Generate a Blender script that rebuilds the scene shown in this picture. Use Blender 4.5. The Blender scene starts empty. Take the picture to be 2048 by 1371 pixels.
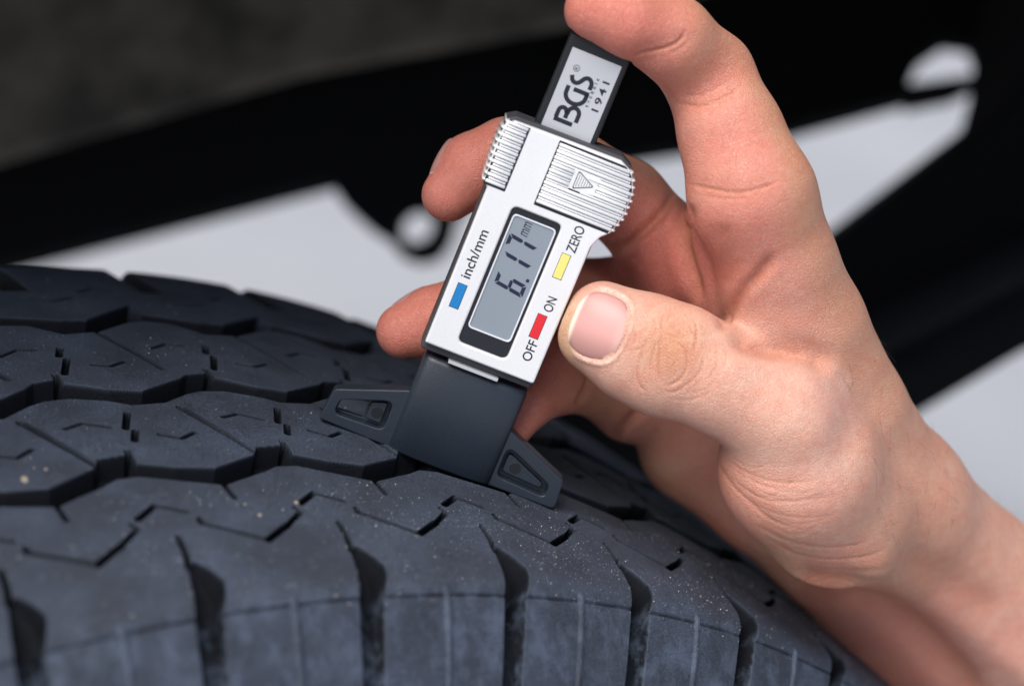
import bpy, bmesh, math, random
import numpy as np
from mathutils import Vector, Matrix
from mathutils.bvhtree import BVHTree

random.seed(4); RNG = np.random.default_rng(4)
SC = bpy.context.scene
COL = SC.collection

# ------------------------------------------------------------------ place
# World: Z up, Y along the wheel's axle (away from the camera), X along the
# rolling direction, metres.  The wheel stands on the ground, axle at AXLE_Z.
F_PX, CX, CY = 4377.1, 1024.0, 685.5            # lens, in pixels of a 2048 wide picture
AXW = np.array([-0.52758987, -0.39240914, 0.7534348])
UPW = np.array([0.22508498, -0.91979077, -0.32143691])
RTW = np.array([0.81913716, 0.0, 0.5735977])
HUB = np.array([-173.544, 362.459, 690.840])    # hub seen from the camera, mm
AXLE_Z = 0.380
BASIS = np.stack([RTW, AXW, UPW])               # camera mm -> world axes

def wdir(v):
    return BASIS @ np.asarray(v, float)
def wpt(p):
    """camera-relative millimetres -> world metres (arrays of points too)"""
    p = np.asarray(p, float)
    return (p - HUB) @ BASIS.T * 0.001 + np.array([0, 0, AXLE_Z])
def mm(px, py, z):
    return np.array([(px - CX) / F_PX * z, (py - CY) / F_PX * z, z])
def at(px, py, z):
    return Vector(wpt(mm(px, py, z)))

# ------------------------------------------------------------------ camera
cam_d = bpy.data.cameras.new("camera"); cam = bpy.data.objects.new("camera", cam_d); COL.objects.link(cam)
r_, u_, b_ = wdir((1, 0, 0)), wdir((0, -1, 0)), wdir((0, 0, -1))
M = Matrix.Identity(4)
for i in range(3):
    M[i][0], M[i][1], M[i][2] = r_[i], u_[i], b_[i]
    M[i][3] = wpt((0, 0, 0))[i]
cam.matrix_world = M
cam_d.sensor_width = 36.0
cam_d.lens = F_PX / 2048 * 36.0
cam_d.clip_start = 0.02; cam_d.clip_end = 300
cam_d.dof.use_dof = True
cam_d.dof.focus_distance = 0.555
cam_d.dof.aperture_fstop = cam_d.lens / 12.0    # entrance pupil about 12 mm
SC.camera = cam

# ------------------------------------------------------------------ light
SUN_EL, SUN_AZ = math.radians(52), math.atan2(-.94, -.30)      # from the left, a little behind the camera
to_sun = np.array([math.cos(SUN_EL) * math.sin(SUN_AZ), math.cos(SUN_EL) * math.cos(SUN_AZ), math.sin(SUN_EL)])
elev = math.asin(to_sun[2]); azim = math.atan2(to_sun[0], to_sun[1])
world = bpy.data.worlds.new("World"); SC.world = world; world.use_nodes = True
wn = world.node_tree; wn.nodes.clear()
sky = wn.nodes.new("ShaderNodeTexSky"); sky.sky_type = 'NISHITA'; sky.sun_disc = False
sky.sun_elevation = elev; sky.sun_rotation = azim
sky.air_density = 1.0; sky.dust_density = 2.5; sky.ozone_density = 1.0
bg = wn.nodes.new("ShaderNodeBackground"); bg.inputs[1].default_value = 0.088
wo = wn.nodes.new("ShaderNodeOutputWorld")
wn.links.new(sky.outputs[0], bg.inputs[0]); wn.links.new(bg.outputs[0], wo.inputs[0])
sun_d = bpy.data.lights.new("sun", 'SUN'); sun = bpy.data.objects.new("sun", sun_d); COL.objects.link(sun)
sun_d.energy = 2.9; sun_d.angle = math.radians(45); sun_d.color = (1.0, 0.94, 0.87)
sun.rotation_euler = Vector(to_sun).to_track_quat('Z', 'Y').to_euler()
sun.location = (0, -2, 3)
SC.view_settings.view_transform = 'Standard'; SC.view_settings.look = 'None'
SC.view_settings.exposure = 0.62; SC.view_settings.gamma = 1.0
SC.cycles.use_denoising = True
SC.cycles.max_bounces = 8
SC.render.film_transparent = False

# ------------------------------------------------------------------ helpers
def link(name, me, mat=None, parent=None, matrix=None):
    o = bpy.data.objects.new(name, me); COL.objects.link(o)
    if parent is not None: o.parent = parent
    if matrix is not None: o.matrix_local = matrix
    if mat is not None and me is not None:
        me.materials.clear(); me.materials.append(mat)
    return o
def tag(o, label=None, cat=None, group=None, kind=None):
    if label: o["label"] = label
    if cat: o["category"] = cat
    if group: o["group"] = group
    if kind: o["kind"] = kind
    return o
def empty(name, matrix):
    o = bpy.data.objects.new(name, None); COL.objects.link(o)
    o.empty_display_size = 0.02; o.matrix_world = matrix
    return o
def np_mesh(name, V, Fq, smooth=True, normals=None):
    me = bpy.data.meshes.new(name)
    V = np.ascontiguousarray(V, dtype=np.float32); Fq = np.ascontiguousarray(Fq, dtype=np.int32)
    k = Fq.shape[1]
    me.vertices.add(len(V)); me.vertices.foreach_set("co", V.ravel())
    me.loops.add(Fq.size); me.loops.foreach_set("vertex_index", Fq.ravel())
    me.polygons.add(len(Fq)); me.polygons.foreach_set("loop_start", np.arange(0, Fq.size, k, dtype=np.int32))
    me.update(calc_edges=True); me.validate()
    if smooth: me.polygons.foreach_set("use_smooth", np.ones(len(me.polygons), bool))
    if normals is not None:
        me.normals_split_custom_set_from_vertices(np.ascontiguousarray(normals, dtype=np.float32))
    return me
def smoothstep(a, b, x):
    t = np.clip((x - a) / (b - a), 0, 1); return t * t * (3 - 2 * t)
def seg_dist(X, Y, pts):
    d = np.full(X.shape, 1e9)
    for (x0, y0), (x1, y1) in zip(pts[:-1], pts[1:]):
        vx, vy = x1 - x0, y1 - y0
        t = np.clip(((X - x0) * vx + (Y - y0) * vy) / (vx * vx + vy * vy + 1e-12), 0, 1)
        d = np.minimum(d, np.hypot(X - x0 - t * vx, Y - y0 - t * vy))
    return d

def shape2d(name, loops, z0, z1, bevel=0.0, res=2, fine=12):
    """closed outlines (holes allowed), mm, extruded from z0 to z1 along local Z -> mesh in metres"""
    cu = bpy.data.curves.new(name, 'CURVE'); cu.dimensions = '2D'; cu.fill_mode = 'BOTH'
    for lp in loops:
        sp = cu.splines.new('POLY'); sp.points.add(len(lp) - 1)
        for p, (x, y) in zip(sp.points, lp): p.co = (x, y, 0, 1)
        sp.use_cyclic_u = True
    cu.extrude = max((z1 - z0) / 2 - bevel, 1e-4); cu.bevel_depth = bevel; cu.bevel_resolution = res
    cu.offset = -bevel
    ob = bpy.data.objects.new("tmp", cu); COL.objects.link(ob)
    dg = bpy.context.evaluated_depsgraph_get()
    me = bpy.data.meshes.new_from_object(ob.evaluated_get(dg))
    bpy.data.objects.remove(ob); bpy.data.curves.remove(cu)
    me.name = name
    me.transform(Matrix.Translation((0, 0, (z0 + z1) / 2)))
    me.transform(Matrix.Scale(0.001, 4))
    bm = bmesh.new(); bm.from_mesh(me)
    bmesh.ops.remove_doubles(bm, verts=bm.verts, dist=1e-6)
    bmesh.ops.recalc_face_normals(bm, faces=bm.faces)
    bm.to_mesh(me); bm.free()
    for p in me.polygons: p.use_smooth = False
    return me
def round_poly(pts, r, n=5):
    """corner-rounded polygon; r one number or one per corner"""
    out = []; N = len(pts)
    rs = r if isinstance(r, (list, tuple)) else [r] * N
    for i in range(N):
        p = np.array(pts[i], float); a = np.array(pts[i - 1], float); b = np.array(pts[(i + 1) % N], float)
        da, db = a - p, b - p; la, lb = np.linalg.norm(da), np.linalg.norm(db)
        da /= la; db /= lb
        if rs[i] <= 0: out.append(tuple(p)); continue
        half = math.acos(max(-1, min(1, da @ db))) / 2
        t = min(rs[i] / math.tan(half), la * .45, lb * .45)
        p0, p1 = p + da * t, p + db * t
        for k in range(n + 1):
            s = k / n
            out.append(tuple((1 - s) ** 2 * p0 + 2 * s * (1 - s) * p + s * s * p1))
    return out
def rect(x0, y0, x1, y1): return [(x0, y0), (x1, y0), (x1, y1), (x0, y1)]
def tube(name, pts, radii, n=24, caps=True):
    """round tube through world points"""
    pts = [Vector(p) for p in pts]; V = []; Fc = []
    for i, p in enumerate(pts):
        d = (pts[min(i + 1, len(pts) - 1)] - pts[max(i - 1, 0)]).normalized()
        a = d.orthogonal().normalized() if i == 0 else (a - d * a.dot(d)).normalized()
        b = d.cross(a)
        for k in range(n):
            t = 2 * math.pi * k / n
            V.append(p + (a * math.cos(t) + b * math.sin(t)) * radii[i])
    me = bpy.data.meshes.new(name)
    for i in range(len(pts) - 1):
        for k in range(n):
            Fc.append((i * n + k, i * n + (k + 1) % n, (i + 1) * n + (k + 1) % n, (i + 1) * n + k))
    if caps: Fc.append(tuple(range(n - 1, -1, -1))); Fc.append(tuple(range((len(pts) - 1) * n, len(pts) * n)))
    me.from_pydata([tuple(v) for v in V], [], Fc); me.update()
    for p in me.polygons: p.use_smooth = len(p.vertices) == 4
    return me

# ------------------------------------------------------------------ materials
def material(name):
    m = bpy.data.materials.new(name); m.use_nodes = True
    nt = m.node_tree; b = nt.nodes["Principled BSDF"]
    return m, nt, b
def N(nt, t, **kw):
    n = nt.nodes.new(t)
    for k, v in kw.items(): setattr(n, k, v)
    return n
def noise(nt, vec, scale, detail=3, rough=.55):
    n = N(nt, "ShaderNodeTexNoise"); n.inputs["Scale"].default_value = scale
    n.inputs["Detail"].default_value = detail; n.inputs["Roughness"].default_value = rough
    if vec is not None: nt.links.new(vec, n.inputs["Vector"])
    return n
def ramp(nt, src, stops):
    r = N(nt, "ShaderNodeValToRGB"); e = r.color_ramp.elements
    while len(e) < len(stops): e.new(0.5)
    for el, (p, c) in zip(e, stops):
        el.position = p; el.color = (c, c, c, 1) if isinstance(c, (int, float)) else (*c, 1)
    nt.links.new(src, r.inputs[0]); return r
def mix(nt, fac, a, b, blend='MIX'):
    m = N(nt, "ShaderNodeMix", data_type='RGBA', blend_type=blend)
    for s, v in ((0, fac), (6, a), (7, b)):
        if hasattr(v, "links"): nt.links.new(v, m.inputs[s])
        else: m.inputs[s].default_value = v if isinstance(v, (int, float)) else (*v, 1)
    return m.outputs[2]
def math_(nt, op, a, b=None):
    m = N(nt, "ShaderNodeMath", operation=op)
    for i, v in enumerate((a, b)):
        if v is None: continue
        if hasattr(v, "links"): nt.links.new(v, m.inputs[i])
        else: m.inputs[i].default_value = v
    return m.outputs[0]
def bump(nt, h, strength, dist, prev=None):
    b = N(nt, "ShaderNodeBump"); b.inputs["Strength"].default_value = strength; b.inputs["Distance"].default_value = dist
    nt.links.new(h, b.inputs["Height"])
    if prev is not None: nt.links.new(prev, b.inputs["Normal"])
    return b.outputs[0]
def plain(name, col, rough=.5, metal=0., bump_scale=None, bump_d=2e-5, spec=.5, coat=0.):
    m, nt, b = material(name)
    b.inputs["Base Color"].default_value = (*col, 1); b.inputs["Roughness"].default_value = rough
    b.inputs["Metallic"].default_value = metal; b.inputs["Specular IOR Level"].default_value = spec
    b.inputs["Coat Weight"].default_value = coat; b.inputs["Coat Roughness"].default_value = .08
    if bump_scale:
        tc = N(nt, "ShaderNodeTexCoord"); n = noise(nt, tc.outputs["Object"], bump_scale, 4, .6)
        nt.links.new(bump(nt, n.outputs[0], .6, bump_d), b.inputs["Normal"])
        r = ramp(nt, n.outputs[0], [(.3, max(rough - .06, .02)), (.7, min(rough + .08, 1))])
        nt.links.new(r.outputs[0], b.inputs["Roughness"])
    return m

def rubber_material():
    m, nt, b = material("tyre_rubber")
    geo = N(nt, "ShaderNodeNewGeometry"); P = geo.outputs["Position"]
    wear_shade = N(nt, "ShaderNodeAttribute", attribute_name="wear_shade")
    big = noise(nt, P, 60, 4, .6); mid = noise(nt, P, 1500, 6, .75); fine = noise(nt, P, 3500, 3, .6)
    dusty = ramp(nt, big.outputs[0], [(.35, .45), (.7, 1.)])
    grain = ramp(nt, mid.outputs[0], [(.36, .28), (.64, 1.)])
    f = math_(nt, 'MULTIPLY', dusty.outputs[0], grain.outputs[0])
    f = math_(nt, 'MULTIPLY', f, wear_shade.outputs["Fac"])
    c = mix(nt, f, (.0075, .0095, .0135), (.062, .084, .132))  # pale end is worn dusty rubber, dark end also paints shade into grooves
    # pale smears of bloom on the sidewall
    sd0 = N(nt, "ShaderNodeAttribute", attribute_name="side")
    mps = N(nt, "ShaderNodeMapping"); mps.inputs["Scale"].default_value = (1, .8, .7); nt.links.new(P, mps.inputs["Vector"])
    sm = ramp(nt, noise(nt, mps.outputs[0], 190, 5, .68).outputs[0], [(.46, 0.), (.66, 1.)])
    c = mix(nt, math_(nt, 'MULTIPLY', math_(nt, 'MULTIPLY', sm.outputs[0], sd0.outputs["Fac"]), .42), c, (.105, .140, .205))
    # scattered pale dust flecks
    vo = N(nt, "ShaderNodeTexVoronoi"); vo.inputs["Scale"].default_value = 420
    nt.links.new(P, vo.inputs["Vector"])
    fl = ramp(nt, vo.outputs["Distance"], [(.06, 1.), (.13, 0.)])
    fl2 = math_(nt, 'MULTIPLY', fl.outputs[0], ramp(nt, big.outputs[0], [(.5, 0.), (.6, .5)]).outputs[0])
    fl2 = math_(nt, 'MULTIPLY', fl2, wear_shade.outputs["Fac"])
    c = mix(nt, fl2, c, (.19, .18, .17))
    nt.links.new(c, b.inputs["Base Color"])
    rr = ramp(nt, mid.outputs[0], [(.3, .52), (.7, .82)])
    nt.links.new(rr.outputs[0], b.inputs["Roughness"])
    nt.links.new(math_(nt, 'ADD', math_(nt, 'MULTIPLY', wear_shade.outputs["Fac"], .34), .10), b.inputs["Specular IOR Level"])  # reflection lowered in recesses too, deepening the painted shade
    n1 = bump(nt, mid.outputs[0], 1.0, 3.2e-4); n2 = bump(nt, fine.outputs[0], .7, 8e-5, n1)
    # fine weather cracks running round the shoulder
    mp = N(nt, "ShaderNodeMapping"); mp.inputs["Scale"].default_value = (30, 500, 420)
    nt.links.new(P, mp.inputs["Vector"])
    cr = N(nt, "ShaderNodeTexVoronoi", feature='DISTANCE_TO_EDGE'); cr.inputs["Scale"].default_value = .5
    nt.links.new(mp.outputs[0], cr.inputs["Vector"])
    crk = ramp(nt, cr.outputs["Distance"], [(.0, 0.), (.035, 1.)])
    side = N(nt, "ShaderNodeAttribute", attribute_name="side")
    msk = math_(nt, 'MULTIPLY', math_(nt, 'SUBTRACT', 1., crk.outputs[0]), math_(nt, 'MULTIPLY', side.outputs["Fac"], ramp(nt, big.outputs[0], [(.48, 0.), (.6, 1.)]).outputs[0]))
    h = math_(nt, 'SUBTRACT', 1., msk)
    n3 = bump(nt, h, .6, 1.5e-4, n2)
    nt.links.new(n3, b.inputs["Normal"])
    return m
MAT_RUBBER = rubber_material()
MAT_BLACK = plain("black_paint", (.008, .008, .009), .8, bump_scale=90, bump_d=6e-4, spec=.08)

def ground_material():
    m, nt, b = material("pale_concrete")
    geo = N(nt, "ShaderNodeNewGeometry"); P = geo.outputs["Position"]
    a = noise(nt, P, 1.1, 5, .65); c = noise(nt, P, 60, 3, .6)
    col = mix(nt, a.outputs[0], (.26, .278, .305), (.46, .472, .495))
    col = mix(nt, math_(nt, 'MULTIPLY', c.outputs[0], .35), col, (.20, .205, .225))
    nt.links.new(col, b.inputs["Base Color"]); b.inputs["Roughness"].default_value = .9
    nt.links.new(bump(nt, c.outputs[0], .4, .002), b.inputs["Normal"])
    return m

# ------------------------------------------------------------------ setting: ground
g = bpy.data.meshes.new("ground")
g.from_pydata([(-120, -120, 0), (120, -120, 0), (120, 120, 0), (-120, 120, 0)], [], [(0, 1, 2, 3)]); g.update()
tag(link("ground", g, ground_material()), "pale grey concrete ground beyond the vehicle", kind="structure")

# ------------------------------------------------------------------ vehicle behind the wheel
veh = empty("vehicle_underbody", Matrix.Translation(at(700, 200, 1100)))
tag(veh, "black vehicle underbody with wheel arch and chassis beams, blurred behind the tyre", "vehicle")
def plate(name, loops_px, z, thick, mat, parent, tilt=(0, 0), bevel=3.0):
    """a plate whose outline is given where it stands, at distance z, facing the camera side; thick mm deep"""
    c = mm(loops_px[0][0][0], loops_px[0][0][1], z)
    nrm = np.array([tilt[0], tilt[1], 1.0]); nrm /= np.linalg.norm(nrm)
    ex = np.cross((0, 1, 0), nrm); ex /= np.linalg.norm(ex); ey = np.cross(nrm, ex)
    loops = []
    for lp in loops_px:
        out = []
        for px, py in lp:
            d = mm(px, py, 1.0); t = (c @ nrm) / (d @ nrm); q = d * t - c
            out.append((q @ ex, q @ ey))
        loops.append(out)
    me = shape2d(name, loops, 0, thick, bevel)
    Mx = Matrix.Identity(4); X, Y, Z = wdir(ex), wdir(ey), wdir(nrm); T = wpt(c)
    for i in range(3): Mx[i][0], Mx[i][1], Mx[i][2], Mx[i][3] = X[i], Y[i], Z[i], T[i]
    o = link(name, me, mat); o.parent = parent; o.matrix_world = Mx
    return o

def liner_material():
    m, nt, b = material("felt_liner")
    geo = N(nt, "ShaderNodeNewGeometry"); P = geo.outputs["Position"]
    a = noise(nt, P, 28, 4, .6); c = noise(nt, P, 400, 3, .6)
    col = mix(nt, ramp(nt, a.outputs[0], [(.35, 0.), (.7, 1.)]).outputs[0], (.06, .056, .05), (.18, .16, .132))
    nt.links.new(col, b.inputs["Base Color"]); b.inputs["Roughness"].default_value = .95
    b.inputs["Specular IOR Level"].default_value = .1
    nt.links.new(bump(nt, c.outputs[0], .8, .002), b.inputs["Normal"])
    return m

circ = lambda cx, cy, r, n=28: [(cx + r * math.cos(2 * math.pi * k / n), cy + r * math.sin(2 * math.pi * k / n)) for k in range(n)]
beam_out = [(-1400, 900), (0, 532), (655, 362), (688, 410), (735, 452), (778, 476), (792, 502), (828, 516), (868, 506), (893, 470),
            (902, 430), (935, 388), (1270, 308), (1560, 264), (1830, 190), (1990, 160), (2300, 90), (2300, -700), (-1400, -700)]
plate("chassis_beam", [beam_out, circ(828, 446, 36), [(1812, 170), (1840, 112), (1890, 78), (1940, 84), (1962, 140), (1905, 172), (1822, 188)][::-1]],
      1150, 24, MAT_BLACK, veh, tilt=(.12, .15))
plate("arch_liner", [round_poly([(-1400, 700), (0, 312), (600, 140), (1130, 42), (1500, -50), (1500, -700), (-1400, -700)], 20)],
      1010, 12, liner_material(), veh, tilt=(.10, .22))
plate("side_member", [round_poly([(1660, 482), (2030, 200), (2046, 140), (2080, -120), (2420, -120), (2420, 540), (2048, 702), (1832, 830), (1480, 1040), (960, 1010), (965, 820), (1150, 765), (1300, 700), (1440, 640)], 12)],
      930, 70, MAT_BLACK, veh, tilt=(-.15, .1))
o = link("brake_pipe", tube("brake_pipe", [at(1540, 770, 905), at(1760, 652, 905), at(2080, 488, 912), at(2400, 330, 920)], [.011] * 4), MAT_BLACK)
o.parent = veh; o.matrix_parent_inverse = veh.matrix_world.inverted()

# body panel over the wheel: outer skin, inner skin and a rolled lip, unseen above the frame, added to shade the far tread
def shade_fender():
    prof = [(-.030, .930), (-.040, .945), (-.034, .965), (.012, .990), (.09, 1.005), (.9, 1.01), (.9, .995), (.10, .990), (.018, .972), (-.020, .955), (-.023, .935)]
    V = []; Fc = []; xs = np.linspace(-1.1, 1.3, 25); n = len(prof)
    for x in xs:
        for y, z in prof: V.append((x, y + .02 * (x / 1.2) ** 2, z - .05 * (x / 1.2) ** 2))
    for i in range(len(xs) - 1):
        for k in range(n): Fc.append((i * n + k, i * n + (k + 1) % n, (i + 1) * n + (k + 1) % n, (i + 1) * n + k))
    Fc += [tuple(range(n)), tuple(range((len(xs) - 1) * n, len(xs) * n))[::-1]]
    me = bpy.data.meshes.new("shade_fender"); me.from_pydata(V, [], Fc); me.update()
    bm = bmesh.new(); bm.from_mesh(me); bmesh.ops.recalc_face_normals(bm, faces=bm.faces); bm.to_mesh(me); bm.free()
    return me
o = link("shade_fender", shade_fender(), MAT_BLACK); o.parent = veh; o.matrix_parent_inverse = veh.matrix_world.inverted()
# ------------------------------------------------------------------ tyre
RAD, CROWN = 386.0, 7.41e-4                     # mm
NP = 58; PITCH = 2 * math.pi * RAD / NP         # pitches round the tyre, mm of arc
S_ANCH = 50.0                                   # where the traced pattern sits exactly
TYRE_OFF = 0.0
DEPTH = 6.4
TH = 2 * math.pi / NP
# tread pattern of one pitch: (arc s, across w) in mm, w < 0 towards the camera
def per(pl):
    """polyline over one period -> (xs, ys) for periodic interpolation"""
    P0 = 41.713
    xs, ys = zip(*pl)
    xs = np.array(xs) * PITCH / P0; ys = np.array(ys)
    return np.concatenate([xs - PITCH, xs, xs + PITCH]), np.concatenate([ys, ys, ys])
A_NEAR = per([(-31.3, -46.2), (-22.5, -49.6), (-13, -51.4), (-0.2, -46.2), (2.4, -42.4), (10.2, -41.7)])
S_FAR = per([(-14, -59.5), (-1.2, -54.6), (3, -52.3), (8.6, -52.2), (18.5, -56.3)])
A_FAR = per([(-20.5, -18.3), (-11.5, -18.0), (-3.4, -13.5), (1, -12.0), (7.5, -12.0), (16.6, -15.3)])
B_NEAR = per([(-32.9, -2.8), (-22.5, -8.6), (-14.4, -10.6), (-1, -3.9), (2, -1.4), (8.6, -.3)])
B_FAR = per([(-20.5, 27.4), (-10, 28.2), (.9, 35.0), (6.6, 36.8), (14.2, 35.0)])
C_NEAR = per([(-32.5, 43.4), (-17, 38.4), (-9.6, 38.0), (4.3, 48.0), (8.6, 51.2)])
SIPES = [  # points, half width, depth
    ([(-8.7, -21), (.7, -44.6)], .90, 5.4),
    ([(18.3, -22.2), (14.7, -29.8)], .75, 3.5), ([(16.5, -31.5), (14.4, -36.0)], .75, 3.5), ([(10.6, -40.6), (9.6, -47.5)], .7, 7.0),
    ([(.4, -26.9), (5.4, -25.2), (11, -28.5)], .50, 3.2), ([(-20, -34.1), (-15.3, -36.8), (-10.6, -34.2)], .50, 3.2),
    ([(-10.5, 27.1), (-3.2, 2.2)], .90, 5.4),
    ([(16.6, 17.8), (14.4, 13.0)], .75, 3.5), ([(15.6, 10.7), (11.6, 2.0)], .75, 3.5), ([(8.9, 1.6), (8.2, -4.5)], .7, 7.0),
    ([(-.3, 15.8), (5.4, 19.1), (9.8, 18.2)], .50, 3.2), ([(-21, 6.1), (-16.5, 4.8), (-11.5, 7.4)], .50, 3.2),
    ([(-26.3, -72.0), (-26.7, -73.6), (-14, -82.9)], .64, 4.8), ([(-14, -82.9), (-6.4, -77.8)], .80, 5.0),
    ([(-6.4, -77.8), (-.3, -72.7), (-1.0, -70.9)], .55, 4.5),
    ([(1.2, -69.2), (7.2, -64.9)], .72, 4.5), ([(7.2, -64.9), (13.6, -68.8)], .52, 4.0),
    ([(-14.2, -58.6), (-14.2, -65.2)], .60, 4.5),
    ([(7.5, -78.0), (6.6, -84.0), (5.0, -89.4)], .62, 5.0),
    ([(-19, 56), (-13, 53.5), (-6, 57)], .4, 3.0), ([(-2, 62), (4, 66), (9, 63)], .4, 3.0),
]
SH_EDGE, FAR_EDGE = -95.5, 87.0
def profile(t):
    """arc position across the tread -> (w, r, normal_w, normal_r); flat crown, rolled shoulders, sidewalls"""
    ts = np.arange(-175, 160.01, .25)
    sl = -2 * CROWN * ts
    ang = np.arctan(sl)                          # surface direction angle
    def roll(x, e, sgn):
        d = np.clip((x - e) * sgn, 0, None)
        return smoothstep(0, 9.0, d) * math.radians(47) + np.clip(d - 9, 0, None) * math.radians(.35)
    ang = ang + roll(ts, SH_EDGE, -1) - roll(ts, FAR_EDGE, 1)
    i0 = np.argmin(np.abs(ts))
    w = np.cumsum(np.cos(ang)) * .25; w -= w[i0]
    r = np.cumsum(np.sin(ang)) * .25; r -= r[i0]; r += RAD
    # direction in which grooves are cut: turns more gently than the surface, so that deep grooves do not fold over the shoulder
    cut = np.arctan(sl) + smoothstep(-(SH_EDGE + 10), -(SH_EDGE - 26), -ts) * math.radians(44) - roll(ts, FAR_EDGE, 1)
    return (np.interp(t, ts, w), np.interp(t, ts, r), np.interp(t, ts, -np.sin(cut)), np.interp(t, ts, np.cos(cut)))
def wrap(s, c):
    return (s - c + PITCH / 2) % PITCH - PITCH / 2 + c
def tread_depth(s, t, cuts=None):
    """how far the rubber lies below the smooth profile; cuts collects where the thin slits are"""
    d = np.zeros_like(s)
    def groove(lo, hi, dep, wl):
        sp = wrap(s, 0)
        a = np.interp(sp, *lo); b = np.interp(sp, *hi)
        m = np.minimum(t - a, b - t)
        return dep * smoothstep(-.15, wl, m)
    d = np.maximum(d, groove(S_FAR, A_NEAR, DEPTH, 1.5))
    d = np.maximum(d, groove(A_FAR, B_NEAR, DEPTH, 1.4))
    d = np.maximum(d, groove(B_FAR, C_NEAR, DEPTH, 1.4))
    k = PITCH / 41.713
    for pts, hw, dep in SIPES:
        cx = sum(p[0] for p in pts) / len(pts) * k
        sp = wrap(s, cx)
        q = seg_dist(sp, t, [(x * k, y) for x, y in pts])
        d = np.maximum(d, dep * (1 - smoothstep(hw - .12, hw + .22, q)))
        if cuts is not None: np.maximum(cuts, 1 - smoothstep(hw + .12, hw + .34, q), out=cuts)
    # lateral shoulder grooves, near side
    sl = np.interp(-t, [86, 89, 94, 99, 104, 112, 130, 175], [6.2, 4.9, 3.4, 1.9, 1.0, .6, .3, 0.])
    sr = np.interp(-t, [86, 87.5, 91, 95, 98, 104, 112, 130, 175], [6.9, 8.0, 9.9, 11.0, 10.2, 7.7, 7.2, 6.8, 6.6])
    sp = wrap(s, 7.0)
    m = np.minimum(sp - sl * k, sr * k - sp) * smoothstep(86.0, 88.5, -t) - (1 - smoothstep(86, 88, -t))
    fl = np.interp(-t, [86, 90, 95, 102, 107, 112, 118, 130, 175], [1.5, 5.0, 7.8, 8.6, 7.2, 4.4, 2.3, 1.3, 1.0])
    d = np.maximum(d, fl * smoothstep(-.15, 1.0, m))
    # and the far side
    sp = wrap(s, -19.0)
    m = np.minimum(sp + 23.5, -15.0 - sp); m = np.minimum(m, t - 64)
    d = np.maximum(d, 7.5 * smoothstep(-.25, 2.0, m))
    # thin ribs and a moulding line on the sidewall
    sp = wrap(s, 25.3)
    rib = (1 - smoothstep(.35, .95, np.abs(sp - 25.3 * k))) * smoothstep(101.5, 103.5, -t)
    d = d - .8 * rib * (d < .5)
    d = d + .35 * (1 - smoothstep(.2, .6, np.abs(-t - 104.2))) * (d < 1.0) * (1 - rib)
    return d
CUT = ([-175, -89, -78, -52, -44.4, -21, -12, 2.3, 27.1, 40, 62, 160], [3.5, 3.5, 7.4, 3, .7, -8.7, -8, -3.2, -10.5, -12, -18, -20])
def tread_pitch(step=.2):
    tt = np.concatenate([np.arange(-170, -130, .8), np.arange(-130, 92, step), np.arange(92, 150, 1.5)])
    ns = int(round(PITCH / step)); ss = np.linspace(0, PITCH, ns + 1)
    T, S0 = np.meshgrid(tt, ss, indexing='ij')
    S = S0 + np.interp(T, CUT[0], CUT[1]) * PITCH / 41.713
    D = tread_depth(S, T)
    w, r, nw, nr = profile(T)
    # uneven wear: block tops are not quite flat
    r2 = r - D * nr; w2 = w - D * nw
    th = S / RAD
    P = np.stack([r2 * np.sin(th), w2, r2 * np.cos(th)], -1)
    # vertex normals from the analytic surface (periodic, so that neighbouring pieces meet without a seam)
    e = .12
    def pos(s, t):
        d = tread_depth(s, t); w, r, nw, nr = profile(t)
        rr = r - d * nr; ww = w - d * nw; th = s / RAD
        return np.stack([rr * np.sin(th), ww, rr * np.cos(th)], -1)
    ds = pos(S + e, T) - pos(S - e, T); dt = pos(S, T + e) - pos(S, T - e)
    Nn = np.cross(dt, ds); Nn /= np.linalg.norm(Nn, axis=-1, keepdims=True) + 1e-12
    flip = np.sign((Nn * np.stack([np.sin(th) * nr, nw, np.cos(th) * nr], -1)).sum(-1, keepdims=True)); flip[flip == 0] = 1
    Nn *= flip
    return T, S, D, P, Nn
T_, S_, D_, P_, N_ = tread_pitch()
nt_, ns_ = T_.shape
idx = np.arange(nt_ * ns_).reshape(nt_, ns_)
quads = np.stack([idx[:-1, :-1], idx[:-1, 1:], idx[1:, 1:], idx[1:, :-1]], -1).reshape(-1, 4)
tc = (T_[:-1, :-1] + T_[1:, 1:]) / 2; sc = (S_[:-1, :-1] + S_[1:, 1:]) / 2; dc = np.minimum(D_[:-1, :-1], D_[1:, 1:])
spw = wrap(sc, 0)
mid1 = (np.interp(spw, *S_FAR) + np.interp(spw, *A_NEAR)) / 2
mid2 = (np.interp(spw, *A_FAR) + np.interp(spw, *B_NEAR)) / 2
mid3 = (np.interp(spw, *B_FAR) + np.interp(spw, *C_NEAR)) / 2
row = np.where(tc < -104.2, 0, np.where(tc < mid1, 1, np.where(tc < mid2, 2, np.where(tc < mid3, 3, np.where(tc < 92, 4, 5)))))
infl = (dc > DEPTH - .5) & ((np.abs(tc - mid1) < 9) | (np.abs(tc - mid2) < 9) | (np.abs(tc - mid3) < 9))
gi = np.where(np.abs(tc - mid1) < 9, 6, np.where(np.abs(tc - mid2) < 9, 7, 8))
row = np.where(infl, gi, row).ravel()
SLIT_SHADE = np.zeros_like(D_); tread_depth(S_, T_, SLIT_SHADE)
WEAR_SHADE = np.minimum(1 - smoothstep(.06, .5, D_), 1 - SLIT_SHADE).ravel(); SIDE = smoothstep(99, 104, -T_).ravel()  # worn tops stay pale; groove walls and slit rims darkened as painted shade
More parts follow.
